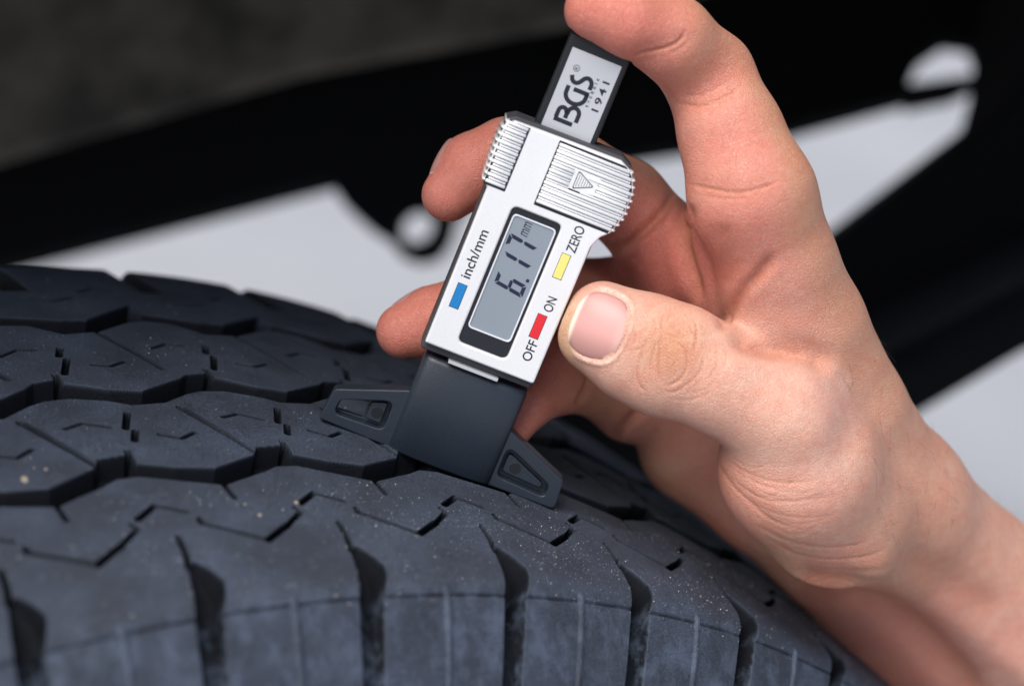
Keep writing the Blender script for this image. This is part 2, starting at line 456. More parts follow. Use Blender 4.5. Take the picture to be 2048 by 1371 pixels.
tyre = empty("tyre", Matrix.Translation((0, 0, 0)))
tag(tyre, "dark worn off-road tyre with zigzag tread blocks, under the gauge", "tyre")
HUB_M = Matrix.Translation((0, 0, AXLE_Z))
names = {0: "sidewall_panel", 1: "tread_block", 2: "tread_block", 3: "tread_block", 4: "tread_block", 5: "sidewall_panel", 6: "tread_groove", 7: "tread_groove", 8: "tread_groove"}
k0 = round(S_ANCH / PITCH)
for rw in range(9):
    q = quads[row == rw]
    used, inv = np.unique(q, return_inverse=True)
    me = np_mesh(names[rw], P_.reshape(-1, 3)[used] * .001, inv.reshape(-1, 4), True, N_.reshape(-1, 3)[used])
    for an, arr in (("wear_shade", WEAR_SHADE), ("side", SIDE)):
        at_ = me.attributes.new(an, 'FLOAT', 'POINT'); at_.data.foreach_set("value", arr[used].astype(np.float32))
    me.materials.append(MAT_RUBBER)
    for k in range(-5, 13):
        o = bpy.data.objects.new(names[rw], me); COL.objects.link(o)
        o.parent = tyre
        o.matrix_local = HUB_M @ Matrix.Rotation(k * TH + TYRE_OFF, 4, 'Y')
# the rest of the casing: the part of the ring the tread pieces do not cover, and the inner wall
def casing():
    tt = np.concatenate([np.linspace(-168, -104, 20), np.linspace(-100, 86, 24), np.linspace(90, 148, 18)])
    w, r, nw, nr = profile(tt); dp = np.where((tt > -120) & (tt < 100), 10.0, 4.0)
    w2, r2 = w - dp * nw, r - dp * nr
    a0, a1 = 11.5 * TH, 2 * math.pi - 4.5 * TH
    th = np.linspace(0, 2 * math.pi, 241)
    V = np.stack([np.outer(np.sin(th), r2), np.outer(np.ones_like(th), w2), np.outer(np.cos(th), r2)], -1) * .001
    n, m = V.shape[:2]; ix = np.arange(n * m).reshape(n, m)
    Fq = np.stack([ix[:-1, :-1], ix[1:, :-1], ix[1:, 1:], ix[:-1, 1:]], -1).reshape(-1, 4)
    me = np_mesh("casing", V.reshape(-1, 3), Fq)
    for an, v in (("wear_shade", .4), ("side", .5)):
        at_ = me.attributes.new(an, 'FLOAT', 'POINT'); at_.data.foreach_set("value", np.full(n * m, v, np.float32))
    return me
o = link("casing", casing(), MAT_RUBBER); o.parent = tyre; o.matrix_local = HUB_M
# ------------------------------------------------------------------ digital depth gauge
GX = np.array([0.92704288, 0.36040984, 0.10342268]); GY = np.array([0.37487217, -0.89669167, -0.2354037]); GN = np.array([0.00789644, 0.2569996, -0.96637925])
GO = np.array([-19.2923, 31.3130, 566.3012])
GM = Matrix.Identity(4)
for i, (a, b_, c, t) in enumerate(zip(wdir(GX), wdir(GY), wdir(GN), wpt(GO))):
    GM[i][0], GM[i][1], GM[i][2], GM[i][3] = a, b_, c, t
gauge = empty("depth_gauge", GM)
tag(gauge, "silver digital tread depth gauge reading 6.17 mm, standing on the tyre", "gauge")
PL_BASE = plain("grey_black_plastic", (.017, .024, .037), .36, bump_scale=2600, bump_d=1.4e-4, spec=.5)
PL_HOUSE = plain("slate_housing_plastic", (.045, .047, .056), .55, bump_scale=2500, bump_d=5e-5, spec=.35)
PL_RAIL = plain("black_rail_plastic", (.009, .011, .015), .42, bump_scale=2000, bump_d=3e-5, spec=.4)
def silver_material(name, col, rough, metal):
    m, nt, b = material(name)
    tc = N(nt, "ShaderNodeTexCoord"); a = noise(nt, tc.outputs["Object"], 5200, 2, .5); c = noise(nt, tc.outputs["Object"], 120, 4, .6)
    cc = mix(nt, ramp(nt, a.outputs[0], [(.35, 0.), (.65, 1.)]).outputs[0], tuple(x * .93 for x in col), col)
    nt.links.new(cc, b.inputs["Base Color"]); b.inputs["Metallic"].default_value = metal
    r = ramp(nt, c.outputs[0], [(.3, rough - .05), (.75, rough + .07)]); nt.links.new(r.outputs[0], b.inputs["Roughness"])
    nt.links.new(bump(nt, a.outputs[0], .35, 1.6e-5), b.inputs["Normal"])
    return m
SILVER = silver_material("silver_lacquer", (.88, .895, .925), .33, .34)
LABEL = silver_material("brushed_label_film", (.56, .58, .62), .42, .4)
WHITE_TRIM = plain("silver_window_trim", (.80, .82, .88), .3, .3)
GLOSS_BLACK = plain("gloss_black_frame", (.006, .008, .014), .16, coat=.3)
LCD = plain("lcd_glass", (.225, .265, .315), .22, coat=.6)
INK = plain("dark_ink", (.008, .010, .018), .45)
INK_LCD = plain("lcd_segment", (.010, .013, .045), .35)
BTN_B = plain("blue_button", (.006, .19, .50), .45); BTN_R = plain("red_button", (.66, .018, .030), .45); BTN_Y = plain("yellow_button", (.78, .70, .20), .45)
STEEL = plain("steel", (.5, .5, .52), .35, 1.0)
def gpart(name, me, mat, parent=None, label=None):
    o = link(name, me, mat, parent or gauge)
    if label: o["label"] = label
    return o
# --- base: neck barrel and two wings standing on the tread
def barrel():
    """neck with a bowed front face"""
    V = []; Fc = []; n = 28; ys = [.3, .9, 26.0, 27.4]
    def ring(y, ins):
        pts = []
        for k in range(n + 1):
            x = -13.9 + 28.0 * k / n; u = (x - .1) / 14.0
            z = 2.5 + 2.4 * math.sqrt(max(0, 1 - abs(u) ** 2.6))
            pts.append((x * (1 - ins * .02), y, z - ins))
        for k in range(n, -1, -1):
            x = -13.9 + 28.0 * k / n; u = (x - .1) / 14.0
            z = -3.2 - 2.4 * math.sqrt(max(0, 1 - abs(u) ** 3.2))
            pts.append((x * (1 - ins * .02), y, z + ins))
        return pts
    for y, ins in zip(ys, (.5, 0, 0, .6)): V += ring(y, ins)
    m = 2 * (n + 1)
    for i in range(len(ys) - 1):
        for k in range(m): Fc.append((i * m + k, i * m + (k + 1) % m, (i + 1) * m + (k + 1) % m, (i + 1) * m + k))
    Fc.append(tuple(range(m - 1, -1, -1))); Fc.append(tuple(range((len(ys) - 1) * m, len(ys) * m)))
    me = bpy.data.meshes.new("neck"); me.from_pydata([tuple(c * .001 for c in v) for v in V], [], Fc); me.update()
    for p in me.polygons: p.use_smooth = len(p.vertices) == 4
    return me
base = gpart("base", barrel(), PL_BASE)
def wing(outer, pocket, hole=None, zf=2.6):
    loops = [round_poly(outer, [0.3, 1.6, .8, .3][:len(outer)] if len(outer) == 4 else .8)]
    pk = round_poly(pocket, 1.9)
    o = gpart("wing", shape2d("wing", [loops[0], pk[::-1]], -zf, zf, .35, 2), PL_BASE)
    # recessed web that closes the pocket
    web = [round_poly(pocket, 1.5)]
    if hole: web.append(round_poly(hole, .5)[::-1])
    w = gpart("web", shape2d("web", web, -2.2, -.5, .12, 1), PL_BASE, o)
    return o
wl = wing([(-13.4, .4), (-13.4, 16.7), (-32.0, 9.7), (-32.9, 1.0)][::-1], [(-16.6, 4.0), (-16.6, 12.4), (-29.6, 7.6), (-30.0, 3.6)][::-1],
          [(-22.4, 4.4), (-22.4, 9.6), (-29.2, 7.1), (-29.4, 4.1)][::-1])
wr = wing([(13.4, .4), (32.4, .6), (31.6, 8.6), (13.4, 16.3)], [(14.9, 3.4), (28.8, 2.6), (28.6, 6.2), (14.9, 12.2)])
gpart("island", shape2d("island", [round_poly([(-21.8, 5.0), (-17.8, 5.0), (-17.8, 10.9), (-21.8, 9.5)], .6)], -.6, 1.1, .3, 2), PL_BASE, wl)
gpart("island", shape2d("island", [round_poly([(16.0, 4.9), (26.8, 4.2), (27.0, 5.6), (16.0, 10.2)], 1.0)], -.6, 1.3, .3, 2), PL_BASE, wr)
for cx, cy, par, zz in ((-19.6, 7.5, wl, 1.18), (18.9, 6.8, wr, 1.38)):
    gpart("ejector_mark", shape2d("ejector_mark", [circ(cx, cy, 1.55)], zz - .35, zz - .02, .06, 1), PL_RAIL, par)
gpart("probe", tube("probe", [(-.001, -.0062, 0), (-.001, .02, 0)], [.0014, .0014], 20), STEEL)
# --- rear housing and silver face
body = [(-15.4, 30.9), (14.1, 30.9), (14.0, 69.0), (15.2, 72.2), (17.2, 74.2), (18.6, 79.0), (18.4, 86.0), (16.3, 90.2), (12.8, 91.9),
        (-15.2, 91.4), (-17.3, 90.2), (-17.6, 83.0), (-16.9, 74.4), (-15.6, 73.4)]
hous = [(-15.9, 28.6), (13.6, 28.8), (14.5, 30.6), (14.4, 69.4), (15.6, 72.4), (17.4, 74.3), (18.7, 79.0), (18.5, 86.2), (16.4, 90.8), (13.0, 92.6),
        (-15.2, 92.2), (-17.4, 90.9), (-17.7, 83.0), (-17.0, 74.2), (-15.9, 73.0), (-15.9, 30.6)]
rb = [.5, .8, 2, 2, 1.5, 3, 3, 2.0, 1.6, 1.6, 1.2, 3, .8, .8]
scr = round_poly(rect(-7.9, 34.2, 5.3, 71.6), 1.7)
gpart("rear_housing", shape2d("rear_housing", [round_poly(hous, .7)], -5.0, 4.6, .5, 2), PL_HOUSE)
body_o = gpart("front_cover", shape2d("front_cover", [round_poly(body, rb), scr[::-1]], 4.6, 7.0, .55, 3), SILVER)
gpart("battery_strip", shape2d("battery_strip", [rect(-8.0, 27.9, 5.4, 28.7)], 3.2, 6.4, .1, 1), LABEL)
# --- display
fr_in = round_poly(rect(-6.6, 38.9, 4.2, 69.5), 1.0)
disp = gpart("display", shape2d("display", [round_poly(rect(-7.8, 34.3, 5.2, 71.5), 1.6)], 4.7, 6.2, .1, 1), GLOSS_BLACK, None, "black framed liquid crystal display")
gpart("bezel", shape2d("bezel", [round_poly(rect(-7.0, 38.5, 4.6, 69.9), 1.3), fr_in[::-1]], 6.18, 6.55, .1, 2), WHITE_TRIM, disp)
lcd = gpart("screen", shape2d("screen", [fr_in], 6.0, 6.24, 0, 0), LCD, disp)
def text_mesh(name, body_txt, size, bold=0.0, shear=0.0, space=1.0, sx=1.0):
    cu = bpy.data.curves.new(name, 'FONT'); cu.body = body_txt; cu.size = size; cu.extrude = .02
    cu.offset = bold; cu.shear = shear; cu.space_character = space
    ob = bpy.data.objects.new("tmp", cu); COL.objects.link(ob)
    me = bpy.data.meshes.new_from_object(ob.evaluated_get(bpy.context.evaluated_depsgraph_get()))
    bpy.data.objects.remove(ob); bpy.data.curves.remove(cu); me.name = name
    me.transform(Matrix.Diagonal((sx, 1, 1, 1)))
    return me
def text(name, txt, x, y0, y1, h, z, mat, parent, **kw):
    """lettering that reads up the gauge: baseline at local x, from y0 to y1, letter height h (towards -x)"""
    me = text_mesh(name, txt, 1.0, **kw)
    co = np.empty(len(me.vertices) * 3, np.float32); me.vertices.foreach_get("co", co); co = co.reshape(-1, 3)
    base_y = 0.0; cap = .70
    x0, x1 = co[:, 0].min(), co[:, 0].max()
    out = np.empty_like(co)
    out[:, 1] = y0 + (co[:, 0] - x0) / (x1 - x0) * (y1 - y0)
    out[:, 0] = x - (co[:, 1] - base_y) / cap * h
    out[:, 2] = z + (co[:, 2] > 0) * .03
    me.vertices.foreach_set("co", (out * .001).ravel()); me.update()
    return gpart(name, me, mat, parent)
FZ = 7.005
text("lettering", "inch/mm", -11.0, 50.2, 63.2, 2.55, FZ, INK, body_o, bold=.012)
text("lettering", "ZERO", 10.9, 66.0, 73.0, 2.5, FZ, INK, body_o, bold=.010)
text("lettering", "ON", 11.3, 49.8, 53.7, 2.4, FZ, INK, body_o, bold=.010)
text("lettering", "OFF", 11.1, 36.0, 41.5, 2.4, FZ, INK, body_o, bold=.010)
for nm, (x0, y0, x1, y1), mt, lb in (("button", (-13.2, 42.0, -10.9, 48.4), BTN_B, "blue unit button"), ("button", (8.3, 42.2, 10.6, 48.5), BTN_R, "red power button"), ("button", (8.0, 58.6, 10.2, 65.1), BTN_Y, "yellow zero button")):
    rim = gpart("button_slot", shape2d("button_slot", [rect(x0 - .14, y0 - .14, x1 + .14, y1 + .14)], 6.9, 7.012, 0, 0), INK, body_o)
    gpart(nm, shape2d(nm, [round_poly(rect(x0, y0, x1, y1), .15)], 6.8, 7.12, .08, 1), mt, rim, lb)
# --- seven-segment digits, reading up the gauge: u along +y, v towards -x
def seg_digit(on, y0, x_bot, W=3.4, H=8.0, th=.95, slant=.15):
    def P(u, v): return (x_bot - v, y0 + u + slant * v)
    g_ = .10; h = H / 2
    S = {'a': [(g_ + th * .2, H), (W - g_ - th * .2, H), (W - th, H - th), (th, H - th)],
         'd': [(g_ + th * .2, 0), (th, th), (W - th, th), (W - g_ - th * .2, 0)],
         'g': [(th * .6, h), (th, h + th * .45), (W - th, h + th * .45), (W - th * .6, h), (W - th, h - th * .45), (th, h - th * .45)],
         'f': [(0, H - th * .3), (th, H - th - g_), (th, h + th * .55), (th * .4, h + g_), (0, h + th * .5)],
         'b': [(W, H - th * .3), (W - th, H - th - g_), (W - th, h + th * .55), (W - th * .4, h + g_), (W, h + th * .5)],
         'e': [(0, th * .3), (th, th + g_), (th, h - th * .55), (th * .4, h - g_), (0, h - th * .5)],
         'c': [(W, th * .3), (W - th, th + g_), (W - th, h - th * .55), (W - th * .4, h - g_), (W, h - th * .5)]}
    for k in on:
        me = shape2d("digit_segment", [[P(*p) for p in S[k]]], 6.245, 6.29, 0, 0)
        gpart("digit_segment", me, INK_LCD, lcd)
seg_digit("afgedc", 50.4, 3.0)
seg_digit("bc", 55.5, 2.4)
seg_digit("abc", 60.3, 2.0)
gpart("decimal_point", shape2d("decimal_point", [rect(2.3, 54.7, 3.1, 55.5)], 6.245, 6.29, 0, 0), INK_LCD, lcd)
text("unit_sign", "mm", -1.6, 65.3, 69.0, 2.9, 6.245, INK_LCD, lcd, shear=.2)
# --- grip ridges
def ridge(xa, xb, y, rz, hy):
    V = []; Fc = []; n = 8
    for x, s in ((xa, .55), (xa + .25, 1), (xb - .4, 1), (xb, .35)):
        for k in range(n + 1):
            t = math.pi * k / n
            V.append((x, y + hy * math.copysign(abs(math.cos(t)) ** .6, math.cos(t)) * (.7 + .3 * s), 6.75 + (rz + .15) * math.sin(t) ** .55 * s))
    m = n + 1
    for i in range(3):
        for k in range(n): Fc.append((i * m + k, i * m + k + 1, (i + 1) * m + k + 1, (i + 1) * m + k))
    Fc.append(tuple(range(m))); Fc.append(tuple(range(3 * m, 4 * m))[::-1])
    me = bpy.data.meshes.new("grip_ridge"); me.from_pydata([tuple(c * .001 for c in v) for v in V], [], Fc); me.update()
    for p in me.polygons: p.use_smooth = len(p.vertices) == 4
    bm = bmesh.new(); bm.from_mesh(me); bmesh.ops.recalc_face_normals(bm, faces=bm.faces); bm.to_mesh(me); bm.free()
    return me
def tooth(x, y, sgn):
    """ridge end carried down the side of the grip"""
    V = []; Fc = []; n = 6
    for z in (-4.4, 5.6, 6.6, 7.0):
        s = 1 if z < 6 else (.85 if z < 6.8 else .45)
        for k in range(n + 1):
            t = math.pi * k / n
            V.append((x + sgn * 1.15 * math.sin(t) * s - sgn * .35, y + .46 * math.cos(t) * s, z))
    m = n + 1
    for i in range(3):
        for k in range(n): Fc.append((i * m + k, i * m + k + 1, (i + 1) * m + k + 1, (i + 1) * m + k))
    Fc.append(tuple(range(m))); Fc.append(tuple(range(3 * m, 4 * m))[::-1])
    me = bpy.data.meshes.new("grip_tooth"); me.from_pydata([tuple(c * .001 for c in v) for v in V], [], Fc); me.update()
    for p in me.polygons: p.use_smooth = len(p.vertices) == 4
    bm = bmesh.new(); bm.from_mesh(me); bmesh.ops.recalc_face_normals(bm, faces=bm.faces); bm.to_mesh(me); bm.free()
    return me
def right_x(y): return float(np.interp(y, [73.5, 75, 79, 84, 88, 90.5, 92], [16.4, 17.4, 18.7, 18.6, 17.5, 15.8, 13]))
NR = 10
for k in range(NR):
    y = 75.0 + k * (90.1 - 75.0) / (NR - 1)
    xe = right_x(y) - .2
    segs = {6: [(-3.1, 3.2), (6.6, xe)], 5: [(-3.1, 3.1), (9.4, xe)], 4: [(-3.1, 3.1), (8.0, xe)]}.get(k, [(-3.1, xe)])
    for a, b_ in segs: gpart("grip_ridge", ridge(a, b_, y, .46, .44), SILVER, body_o)
    gpart("grip_tooth", tooth(right_x(y), y, 1), SILVER, body_o)
    if k < NR - 1:
        yv = y + .839; xv = right_x(yv) - .5
        for a, b_ in {4: [(-3.1, 3.1), (9.6, xv)], 5: [(-3.1, 3.1), (9.6, xv)], 3: [(-3.1, 3.4), (6.0, xv)]}.get(k, [(-3.1, xv)]):
            gpart("grip_valley", ridge(a, b_, yv, .18, .30), SILVER, body_o)
for k in range(NR):
    y = 75.1 + k * (90.5 - 75.1) / (NR - 1)
    xl = float(np.interp(y, [74, 80, 86, 90, 92], [-16.8, -17.3, -17.6, -17.2, -16]))
    gpart("grip_ridge", ridge(xl + .2, -11.4, y, .42, .44), SILVER, body_o)
    gpart("grip_tooth", tooth(xl, y, -1), SILVER, body_o)
    if k < NR - 1: gpart("grip_valley", ridge(xl + .5, -11.4, y + .855, .16, .30), SILVER, body_o)
gpart("grip_field", shape2d("grip_field", [[(-3.3, 73.9), (16.4, 73.9), (17.4, 76), (18.2, 80), (18.0, 86), (16.4, 89.4), (14.4, 91.0), (-3.3, 91.0)]], 6.5, 7.01, 0, 0), PL_RAIL, body_o)  # dark sheet stands in for the shadow between the ridges
gpart("grip_field", shape2d("grip_field", [[(-16.9, 74.2), (-11.2, 74.2), (-11.2, 91.1), (-16.6, 91.0), (-17.2, 86)]], 6.5, 7.01, 0, 0), PL_RAIL, body_o)  # left grip: same dark sheet for the shadow in the gaps
for (x0, y0, x1, y1) in ((-3.38, 74.0, -3.2, 91.0), (-11.3, 74.2, -11.14, 91.2), (-3.3, 73.8, 16.6, 74.0), (-3.3, 90.95, 14.2, 91.12), (-16.8, 74.05, -11.2, 74.25)):
    gpart("grip_outline", shape2d("grip_outline", [rect(x0, y0, x1, y1)], 6.95, 7.03, 0, 0), INK, body_o)
tri = [(4.0, 79.4), (8.6, 81.6), (4.0, 84.0)]
pad = gpart("arrow_pad", shape2d("arrow_pad", [round_poly([(2.9, 80.9), (2.9, 86.0), (9.6, 86.0), (9.6, 80.9)], .4)], 6.9, 7.10, .04, 1), SILVER, body_o)
arrow = gpart("arrow_mark", shape2d("arrow_mark", [round_poly([(3.9, 81.0), (9.0, 83.3), (3.9, 85.9)], .4), round_poly([(4.08, 81.35), (8.55, 83.32), (4.08, 85.55)], .3)[::-1]], 7.10, 7.14, 0, 0), INK, pad)
for k in range(6):
    xx = 4.5 + k * .62; hh = (8.6 - xx) / 4.6 * 2.2
    gpart("arrow_hatch", shape2d("arrow_hatch", [rect(xx, 83.35 - hh * .8, xx + .11, 83.35 + hh * .85)], 7.10, 7.14, 0, 0), INK, arrow)
# --- sliding rail with its label
rail = gpart("slide_rail", shape2d("slide_rail", [round_poly([(-10.5, 60), (5.9, 60), (5.6, 116.9), (-10.3, 116.0)], .8)], -2.8, 2.0, .5, 2), PL_RAIL)
lab = gpart("label_plate", shape2d("label_plate", [round_poly(rect(-8.75, 70, 4.3, 112.9), .25)], 1.95, 2.12, .03, 1), LABEL, rail)
LZ = 2.135
def stroke(name, pts, wd, closed=False):
    """thick line lettering on the label; pts in (u up the gauge, v towards -x)"""
    a = np.array(pts, float); L = []; R_ = []
    for i in range(len(a)):
        d = a[min(i + 1, len(a) - 1)] - a[max(i - 1, 0)]; d /= np.linalg.norm(d) + 1e-9; n_ = np.array([-d[1], d[0]])
        L.append(a[i] + n_ * wd / 2); R_.append(a[i] - n_ * wd / 2)
    pl = L + R_[::-1]
    return shape2d(name, [[(-v, u + .9) for u, v in pl]], LZ, LZ + .03, 0, 0)
def arc(cx, cy, rx, ry, a0, a1, n=14):
    return [(cx + rx * math.cos(math.radians(a0 + (a1 - a0) * k / n)), cy + ry * math.sin(math.radians(a0 + (a1 - a0) * k / n))) for k in range(n + 1)]
lw = 1.08
# letters: v is measured towards -x, baseline about x=-.6 (v=.6), top about x=-6.6 (v=6.6)
gpart("lettering", stroke("lettering", [(94.1, 1.6), (94.1, 6.5)], lw), INK, lab)
gpart("lettering", stroke("lettering", [(94.5, 6.1), (96.3, 6.1)] + arc(96.3, 5.1, 1.1, 1.0, 90, -70, 8) + [(96.2, 3.9), (95.0, 3.85)], lw), INK, lab)
gpart("lettering", stroke("lettering", [(96.2, 3.8), (96.7, 3.75)] + arc(96.8, 2.35, 1.45, 1.4, 80, -90, 10) + [(94.9, .95)], lw), INK, lab)
gpart("lettering", stroke("lettering", [(102.9, 6.1), (101.3, 6.1)] + arc(101.3, 3.55, 2.25, 2.55, 90, 270, 14) + [(102.6, 1.0)], lw), INK, lab)
gpart("lettering", stroke("lettering", [(102.5, .6), (102.5, 4.6)], lw), INK, lab)
gpart("lettering", stroke("lettering", [(103.7, .9)] + arc(104.5, 2.2, 1.7, 1.35, -70, 60, 9) + [(104.6, 3.9)] + arc(105.2, 4.9, 1.1, 1.2, 240, 130, 6) + [(105.6, 6.3)], lw), INK, lab)
gpart("registered_sign", shape2d("registered_sign", [[(-v, u) for u, v in circ(108.4, 5.9, .85, 24)], [(-v, u) for u, v in circ(108.4, 5.9, .70, 24)][::-1]], LZ, LZ + .03, 0, 0), INK, lab)
text("lettering", "R", -5.55, 108.05, 108.75, .75, LZ, INK, lab, bold=.02)
text("lettering", "technic", .35, 100.4, 108.0, .85, LZ, INK, lab, space=1.9, bold=.03)
text("lettering", "1941", 3.1, 100.2, 108.0, 1.75, LZ, INK, lab, space=1.35, bold=.02)
# ------------------------------------------------------------------ hand
# joints of the hand: (picture x, picture y, distance mm, radius px) -> camera millimetres
def J(px, py, z, r):
    return np.array([*mm(px, py, z), r * z / F_PX])
def chain(*js): return [J(*j) for j in js]
INDEX = chain((1188, 22, 536, 60), (1262, 42, 536, 71), (1343, 76, 541, 82), (1418, 152, 552, 88), (1462, 268, 549, 103), (1505, 395, 547, 124))
MIDDLE = chain((897, 390, 566, 54), (948, 338, 567, 70), (1015, 312, 570, 74), (1150, 352, 582, 84), (1250, 404, 586, 84), (1376, 548, 583, 95))
RING = chain((808, 662, 574, 56), (868, 644, 576, 69), (960, 612, 580, 72), (1105, 592, 598, 80), (1230, 606, 606, 88), (1350, 580, 601, 100))
PINKY = chain((1022, 868, 575, 34), (1056, 806, 580, 48), (1110, 752, 590, 74), (1190, 748, 602, 80), (1266, 796, 612, 86), (1345, 770, 614, 100))
THUMB_A = chain((1206, 632, 551, 70), (1300, 668, 549, 76), (1365, 700, 549, 86), (1450, 752, 550, 92), (1560, 815, 552, 104))
THUMB_B = chain((1190, 672, 552, 74), (1260, 716, 551, 80), (1320, 742, 551, 86), (1440, 772, 551, 92), (1585, 850, 552, 102))
PALM = [  # capsules
    chain((1505, 395, 547, 124), (1556, 520, 554, 114), (1610, 650, 564, 120), (1690, 820, 578, 122), (1770, 1005, 602, 152)),
    chain((1405, 510, 578, 88), (1470, 650, 598, 108), (1600, 860, 606, 125), (1770, 1005, 602, 152)),
    chain((1350, 580, 601, 100), (1440, 760, 612, 108), (1570, 960, 616, 125), (1700, 1060, 620, 140)),
    chain((1345, 770, 614, 100), (1398, 888, 620, 118), (1530, 988, 620, 118), (1660, 1082, 628, 124)),
    chain((1560, 815, 553, 100), (1600, 935, 563, 160), (1670, 1020, 577, 150), (1770, 1020, 600, 150)),      # thenar
    chain((1770, 1005, 602, 152), (1930, 1150, 626, 150), (2200, 1390, 655, 178), (2450, 1610, 690, 205)),    # forearm, radius side
    chain((1660, 1082, 628, 124), (1850, 1290, 662, 150), (2100, 1540, 700, 185), (2330, 1760, 730, 205)),    # forearm, ulna side
    chain((1715, 1045, 615, 140), (1890, 1220, 644, 150), (2150, 1465, 678, 180), (2390, 1690, 710, 205)),
    chain((1302, 508, 592, 66), (1380, 530, 588, 86)),
    chain((1462, 450, 566, 92), (1462, 560, 571, 92), (1495, 660, 575, 88)),                                  # mound under the index finger
    chain((1335, 500, 590, 76), (1335, 600, 592, 84), (1390, 700, 600, 90)),
    chain((1545, 560, 556, 95), (1555, 680, 560, 95), (1600, 800, 560, 100)),                                  # web to the thumb
]
def round_cone(P, a, b):
    pa, pb = a[:3], b[:3]; ra, rb = a[3], b[3]
    ba = pb - pa; l2 = ba @ ba; rr = ra - rb; a2 = l2 - rr * rr; il2 = 1 / l2
    pq = P - pa.astype(np.float32)
    y = pq @ ba.astype(np.float32); z = y - l2
    v = pq * np.float32(l2) - y[:, None] * ba.astype(np.float32)[None]
    x2 = np.einsum('ij,ij->i', v, v)
    y2 = y * y * l2; z2 = z * z * l2
    k = np.sign(rr) * rr * rr * x2
    d = (np.sqrt(np.maximum(x2 * a2 * il2, 0)) + y * rr) * il2 - ra
    m1 = np.sign(z) * a2 * z2 > k; m2 = (~m1) & (np.sign(y) * a2 * y2 < k)
    d = np.where(m1, np.sqrt(x2 + z2) * il2 - rb, np.where(m2, np.sqrt(x2 + y2) * il2 - ra, d))
    return d.astype(np.float32)
def smin(a, b, k):
    h = np.maximum(k - np.abs(a - b), 0) / k
    return np.minimum(a, b) - h * h * h * k / 6
FAR = np.float32(30.0)
def chain_d(P, ch, k=2.0, margin=11.5):
    d = np.full(len(P), FAR, np.float32)
    c4 = np.array(ch); lo = (c4[:, :3] - c4[:, 3:]).min(0) - margin; hi = (c4[:, :3] + c4[:, 3:]).max(0) + margin
    I = np.flatnonzero(((P > lo.astype(np.float32)) & (P < hi.astype(np.float32))).all(1))
    if len(I) == 0: return d
    Q = P[I]; dq = np.full(len(I), FAR, np.float32)
    for a, b in zip(ch[:-1], ch[1:]):
        lo = (np.minimum(a[:3] - a[3], b[:3] - b[3]) - margin).astype(np.float32); hi = (np.maximum(a[:3] + a[3], b[:3] + b[3]) + margin).astype(np.float32)
        K = np.flatnonzero(((Q > lo) & (Q < hi)).all(1))
        if len(K): dq[K] = smin(dq[K], round_cone(Q[K], a, b), k)
    d[I] = dq
    return d
def box_d(P, lo, hi):
    q = P - GO.astype(np.float32)
    L = np.stack([q @ GX.astype(np.float32), q @ GY.astype(np.float32), q @ GN.astype(np.float32)], -1)
    c = (np.array(lo) + np.array(hi)) / 2; h = (np.array(hi) - np.array(lo)) / 2
    w = np.abs(L - c.astype(np.float32)) - h.astype(np.float32)
    return np.linalg.norm(np.maximum(w, 0), axis=1) + np.minimum(w.max(1), 0)
GAUGE_BOXES = [((-10.7, 60, -3.1), (6.2, 116.7, 2.3)), ((-16.0, 28.4, -5.1), (14.5, 92.7, 7.0)), ((-18.3, 73.6, -5.1), (19.4, 91.5, 7.0)), ((-14.2, 0, -5.8), (14.2, 28, 6.9))]
def hand_d(P, parts=False):
    pal = None
    for ch in PALM:
        e = chain_d(P, ch, 4.0); pal = e if pal is None else smin(pal, e, 9.0)
    th = smin(chain_d(P, THUMB_A, 5.0), chain_d(P, THUMB_B, 5.0), 7.0)
    # pad under the thumb tip is fuller, the back is flatter
    fi = [chain_d(P, c, 4.0) for c in (INDEX, MIDDLE, RING, PINKY)]
    fg = fi[0]
    for e in fi[1:]: fg = smin(fg, e, 1.0)
    d = smin(pal, fg, 6.0)
    d = smin(d, th, 6.0)
    for lo, hi in GAUGE_BOXES:
        d = -smin(-d, box_d(P, lo, hi) - .05, 1.2)
    if parts: return d, np.stack([pal, th] + fi, -1)
    return d
